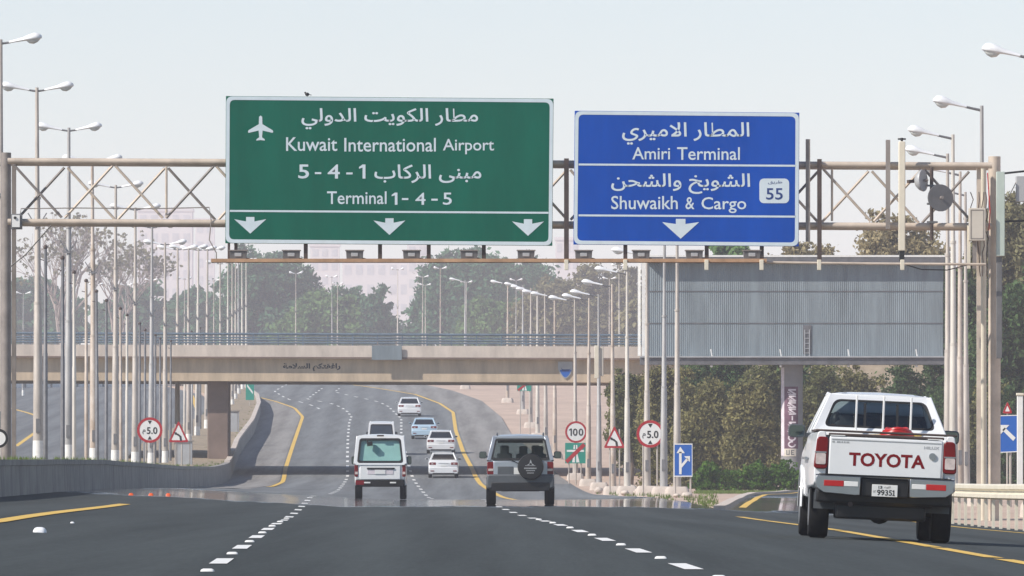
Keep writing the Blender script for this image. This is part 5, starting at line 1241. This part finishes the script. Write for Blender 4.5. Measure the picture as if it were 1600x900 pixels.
# ---- white pickup
def pickup(label, x, y):
    zl, zr = zf(x - .75, y) + .03, zf(x + .75, y) + .03
    r = thing('pickup_truck', label, 'pickup', (x, y, (zl + zr) / 2)); roll = math.atan((zl - zr) / 1.5); r.rotation_euler = (0, roll, 0)
    m = M['car_white']; W_ = M['car_white']
    # front clip and doors
    shell(r, [(1.95, .845, .50, 1.30, .97, .05), (2.1, .85, .48, 1.31, .97, .05), (3.4, .85, .48, 1.29, .97, .06), (3.75, .86, .48, 1.24, .97, .09), (4.4, .868, .50, 1.16, .97, .12), (4.85, .83, .52, 1.04, .95, .14), (5.05, .74, .56, .92, .94, .12)], m)
    # bed: sides with flared arches, floor, front wall, tailgate
    for s in (-1, 1):
        b = MB(); rings = []
        for yy, fl_, zlo in ((.02, 0, .66), (.10, .008, .62), (.5, .035, .60), (.95, .05, .60), (1.4, .03, .58), (1.9, 0, .50)):
            hw = .855; pr = [(hw * .95, zlo), (hw + fl_ * .9, zlo + .03), (hw + fl_, .86), (hw + fl_ * .3, 1.05), (hw - .01, 1.20), (hw - .025, 1.285), (hw - .05, 1.30), (hw - .11, 1.30), (hw - .125, 1.27), (hw - .14, .66)]
            rings.append([(s * a, yy, c) for a, c in pr])
        b.loft(rings); b.build('bed_side', m, r, True, smooth=40, bevel=.01)
    b = MB(); b.box(-.74, .74, .05, 1.9, .66, .70); b.box(-.72, .72, 1.86, 1.93, .70, 1.26); b.build('bed_floor', M['trim_grey'], r, True)
    b = MB(); b.box(-.688, .688, -.028, .03, .775, 1.245); tg = b.build('tailgate', m, r, True, bevel=.018, seg=3)
    b = MB(); b.box(-.70, .70, -.026, .04, 1.252, 1.285); b.build('tailgate_cap', M['dark_steel'], tg, True, bevel=.01)
    b = MB(); b.box(-.66, .66, -.034, -.028, 1.205, 1.215); b.build('crease', M['grey_box'], tg, True)
    for s in (-1, 1): b = MB(); b.box(*sorted((s * .50, s * .68)), -.03, .0, 1.25, 1.262); b.build('trim_strip', M['sign_white'], tg, True)
    f = lambda u, v: (u, -.0305, v)
    b = MB(); put_text(b, 'TOYOTA', -.445, .895, .478, 1.06, f, .03); b.build('lettering', M['red_paint'], tg, True, smooth=0)
    b = MB(); put_text(b, 'HILUX', .46, 1.135, .645, 1.17, f, .02); [b.add([f(q, 1.168), f(q + w_, 1.168), f(q + w_, 1.188), f(q, 1.188)], [(0, 1, 2, 3)]) for q, w_ in ((-.655, .03), (-.60, .045), (-.545, .02), (-.515, .02), (-.485, .035))]; b.build('badge', M['grey_box'], tg, True, smooth=0)
    b = MB(); b.tube([(.565, -.045, 1.05), (.565, -.02, 1.05)], .042, 20); b.build('tailgate_lock', M['chrome'], tg, True)
    b = MB(); b.box(-.86, .86, .03, .09, 1.298, 1.325); b.build('bed_rail', M['dark_steel'], r, True, bevel=.01)
    for s in (-1, 1): b = MB(); b.box(*sorted((s * .80, s * .84)), .06, 1.9, 1.300, 1.325); b.build('bed_rail', M['dark_steel'], r, True)
    # tail lamps
    for s in (-1, 1):
        a, c = sorted((s * .70, s * .868)); o = rquad([(a, .845), (c, .845), (c - (.0 if s < 0 else .03), 1.235), (a + (.03 if s < 0 else 0), 1.235)], .05)
        b = MB(); b.loft([[(p_, -.02, q_) for p_, q_ in o], [(p_, .10, q_) for p_, q_ in o]]); lo = b.build('tail_lamp', M['tail_red'], r, True, bevel=.012)
        b = MB(); o = rrect(a + .02, .90, c - .025, 1.035, .02); b.loft([[(p_, -.026, q_) for p_, q_ in o], [(p_, -.0, q_) for p_, q_ in o]]); b.build('reverse_lens', M['tail_clear'], lo, True)
        b = MB(); b.box(a + .01, c - .02, -.027, -.0, 1.038, 1.055); b.build('lens_bar', M['chrome'], lo, True)
    # step bumper
    b = MB(); zt_ = .765
    for s in (-1, 1):
        o = [(s * .30, .545), (s * .36, .54), (s * .74, .56), (s * .835, .62), (s * .84, .72), (s * .83, zt_), (s * .30, zt_)]
        b.loft([[(p_, -.17, q_) for p_, q_ in o], [(p_ * 1.0, -.15, q_) for p_, q_ in o], [(p_, .02, q_) for p_, q_ in o]])
    b.box(-.84, .84, -.165, .02, zt_, zt_ + .015); bu = b.build('bumper', M['chrome'], r, True, bevel=.012)
    b = MB(); b.box(-.29, .29, -.13, .0, .53, zt_ - .006); b.build('bumper_step', M['black'], r, True, bevel=.02)
    b = MB(); b.box(-.80, .80, -.175, .01, zt_ + .017, zt_ + .024); b.build('bumper_pad', M['black'], r, True)
    for s in (-1, 1):
        b = MB(); b.box(*sorted((s * .50, s * .74)), -.178, -.168, .64, .71); b.build('reflector', M['bright_red'], bu, True, bevel=.004)
        b = MB(); b.box(*sorted((s * .325, s * .495)), -.178, -.168, .645, .705); b.build('reflector', M['sign_white'], bu, True, bevel=.004)
    plate(r, -.14, .61, .31, .145, '99351')
    # cab
    ZB, ZT = 1.29, 1.75; wb, wt = .80, .60
    greenhouse(r, (1.93, 4.05, wb, wb - .02, ZB), (2.12, 3.15, wt, wt, ZT), m, dict(rear=M['glass'], front=M['glass'], side=M['glass']), pil=.085, bpil=(.38,), crown=.035, roof_over=.015)
    lean = lambda z: 1.93 + (z - ZB) / (ZT - ZB) * .19
    o = rquad([(-wb - .03, ZB - .02), (wb + .03, ZB - .02), (wt + .025, ZT + .02), (-wt - .025, ZT + .02)], .09); i = rquad([(-.695, 1.375), (.695, 1.375), (.565, 1.722), (-.565, 1.722)], .085)
    b = MB(); b.ring([(a, lean(c) - .06, c) for a, c in o], [(a, lean(c) - .05, c) for a, c in i], (0, .07, 0)); b.build('rear_frame', m, r, True, smooth=30)
    i2 = rquad([(-.665, 1.402), (.665, 1.402), (.538, 1.695), (-.538, 1.695)], .08)
    b = MB(); b.ring([(a, lean(c) - .052, c) for a, c in i], [(a, lean(c) - .045, c) for a, c in i2], (0, .02, 0)); b.build('window_seal', M['black'], r, True)
    for xx in (-.185, .215): b = MB(); b.bar((xx, lean(1.39) - .03, 1.39), (xx, lean(1.68) - .03, 1.68), .03, .015); b.build('window_divider', M['black'], r, True)
    for s in (-1, 1): b = MB(); b.box(*sorted((s * .42, s * .50)), 2.1, 2.16, ZT + .055, ZT + .06) ; b.build('roof_clip', M['black'], r, True)
    # rack bars in the bed behind the cab
    b = MB(); b.bar((-.80, 1.80, 1.325), (.80, 1.80, 1.325), .05, .03); b.build('rack_rail', M['sign_white'], r, True, bevel=.006)
    for xx in (-.30, .035, .375): b = MB(); b.box(xx - .013, xx + .013, 1.80, 1.83, 1.33, 1.775); b.build('rack_bar', M['sign_white'], r, True, bevel=.006)
    # inside
    seats(r, 2.5, (-.4, .42), .8, 1.46, .46); seats(r, 3.2, (-.38, .40), .8, 1.53, .42)
    b = MB(); b.box(-.78, .78, 3.75, 3.95, 1.0, 1.33); b.build('dashboard', M['interior'], r, True, bevel=.03)
    b = MB(); b.box(-.80, .80, 1.98, 3.9, .60, .7); b.build('cabin_floor', M['interior'], r, True)
    b = MB(); b.box(-.12, .10, 3.2, 3.24, 1.53, 1.58); b.build('interior_mirror', M['black'], r, True, bevel=.01)
    wheels(r, (1.0, 4.1), .865, .37, .235, arch=True)
    for s in (-1, 1):
        b = MB(); rings = []; n = 14
        for j in range(n + 1):
            t = math.pi * (-.02 + 1.04 * j / n); c_, s_ = math.cos(t), math.sin(t)
            rings.append([(s * .86, 4.1 + .46 * c_, .40 + .50 * s_), (s * .882, 4.1 + .45 * c_, .40 + .485 * s_), (s * .882, 4.1 + .41 * c_, .40 + .43 * s_), (s * .84, 4.1 + .40 * c_, .40 + .42 * s_)])
        b.loft(rings); b.build('wheel_flare', m, r, True, smooth=50)
        b = MB(); b.box(*sorted((s * .52, s * .83)), .52, .535, .36, .56); b.build('mudflap', M['trim_grey'], r, True)
        b = MB(); b.box(*sorted((s * .86, s * .90)), 2.2, 3.4, .96, .99); b.build('door_handle', M['chrome'], r, True)
    # underside
    b = MB(); b.box(-.60, .60, .05, 4.6, .42, .60); b.box(-.70, .70, .93, 1.07, .30, .44); b.box(-.57, .52, .10, .85, .25, .44); b.box(-.82, .82, .03, .5, .44, .66); b.build('chassis', M['black'], r, True, bevel=.03)
    b = MB(); b.ball((.0, 1.0, .37), (.16, .2, .17), 12, 8); b.build('axle_housing', M['black'], r, True)
    b = MB(); b.tube([(-.40, .0, .43), (-.40, .6, .43)], .03, 10); b.build('exhaust_pipe', M['dark_steel'], r, True)
    mirrors(r, 3.45, .86, 1.315, M['trim_grey'], (.215, .168))
    return r
tx = (1378 - 800) * 97 / F
pk = pickup('white pickup truck with red tailgate lettering driving in the right lane', tx, 97)
# driver
def person(label, loc):
    t = thing('person', label, 'person', loc); b = MB()
    st = [(.0, .17, .12), (.18, .19, .12), (.36, .21, .115), (.44, .17, .09), (.49, .06, .06), (.54, .055, .058), (.57, .07, .085), (.64, .078, .098), (.71, .07, .09), (.76, .03, .04)]
    b.loft([[(w * math.cos(k), dd_ * math.sin(k), z) for k in [2 * math.pi * j / 14 for j in range(14)]] for z, w, dd_ in st])
    b.build('body', M['skin'], t, True, smooth=60)
    b = MB(); b.loft([[(w * 1.03 * math.cos(k), dd_ * 1.05 * math.sin(k), z) for k in [2 * math.pi * j / 14 for j in range(14)]] for z, w, dd_ in st[:5]]); b.build('shirt', M['cloth'], t, True, smooth=60)
    b = MB(); b.loft([[(w * math.cos(k), -.012 + dd_ * math.sin(k), z) for k in [2 * math.pi * j / 14 for j in range(14)]] for z, w, dd_ in ((.62, .082, .098), (.68, .085, .10), (.745, .06, .075), (.772, .02, .03))]); b.build('hair', M['black'], t, True, smooth=60)
    return t
person('driver in a pale shirt seated at the left inside the white pickup', (tx - .42, 97 + 3.25, pk.location.z + .80 + .02))
# red coil lying in the bed
t = thing('red_coil', 'red coiled strap lying in the bed of the white pickup', 'strap', (tx + .24, 97 + 1.2, pk.location.z + 1.255)); b = MB()
for k in range(3): b.tube([(.19 * math.cos(a) * (1 - .16 * k), .16 * math.sin(a), .04 + .03 * k + .01 * math.sin(3 * a)) for a in [2 * math.pi * j / 20 for j in range(21)]], .026, 8)
b.build('coil', M['bright_red'], t, True); b = MB(); b.box(-.4, .3, -.06, .10, .02, .045); b.build('board', M['yellow_line'], t, True)

# ------------------------------------------------------------------ air
mb = MB(); mb.box(-1600, 1600, -120, 5700, -3, 150)
hz = mb.build('haze', None or mat('haze', (1, 1, 1)), smooth=0)
hm = hz.data.materials[0]; t = hm.node_tree; t.nodes.clear(); out = t.nodes.new('ShaderNodeOutputMaterial'); pv = t.nodes.new('ShaderNodeVolumePrincipled')
pv.inputs['Color'].default_value = (.935, .925, 1, 1); pv.inputs['Density'].default_value = HAZE; pv.inputs['Anisotropy'].default_value = 0
t.links.new(pv.outputs[0], out.inputs['Volume'])
tag(hz, 'thin pale heat haze filling the air over the motorway', 'haze', kind='stuff')
S.cycles.volume_bounces = 2
S.cycles.max_bounces = 8; S.cycles.transparent_max_bounces = 16
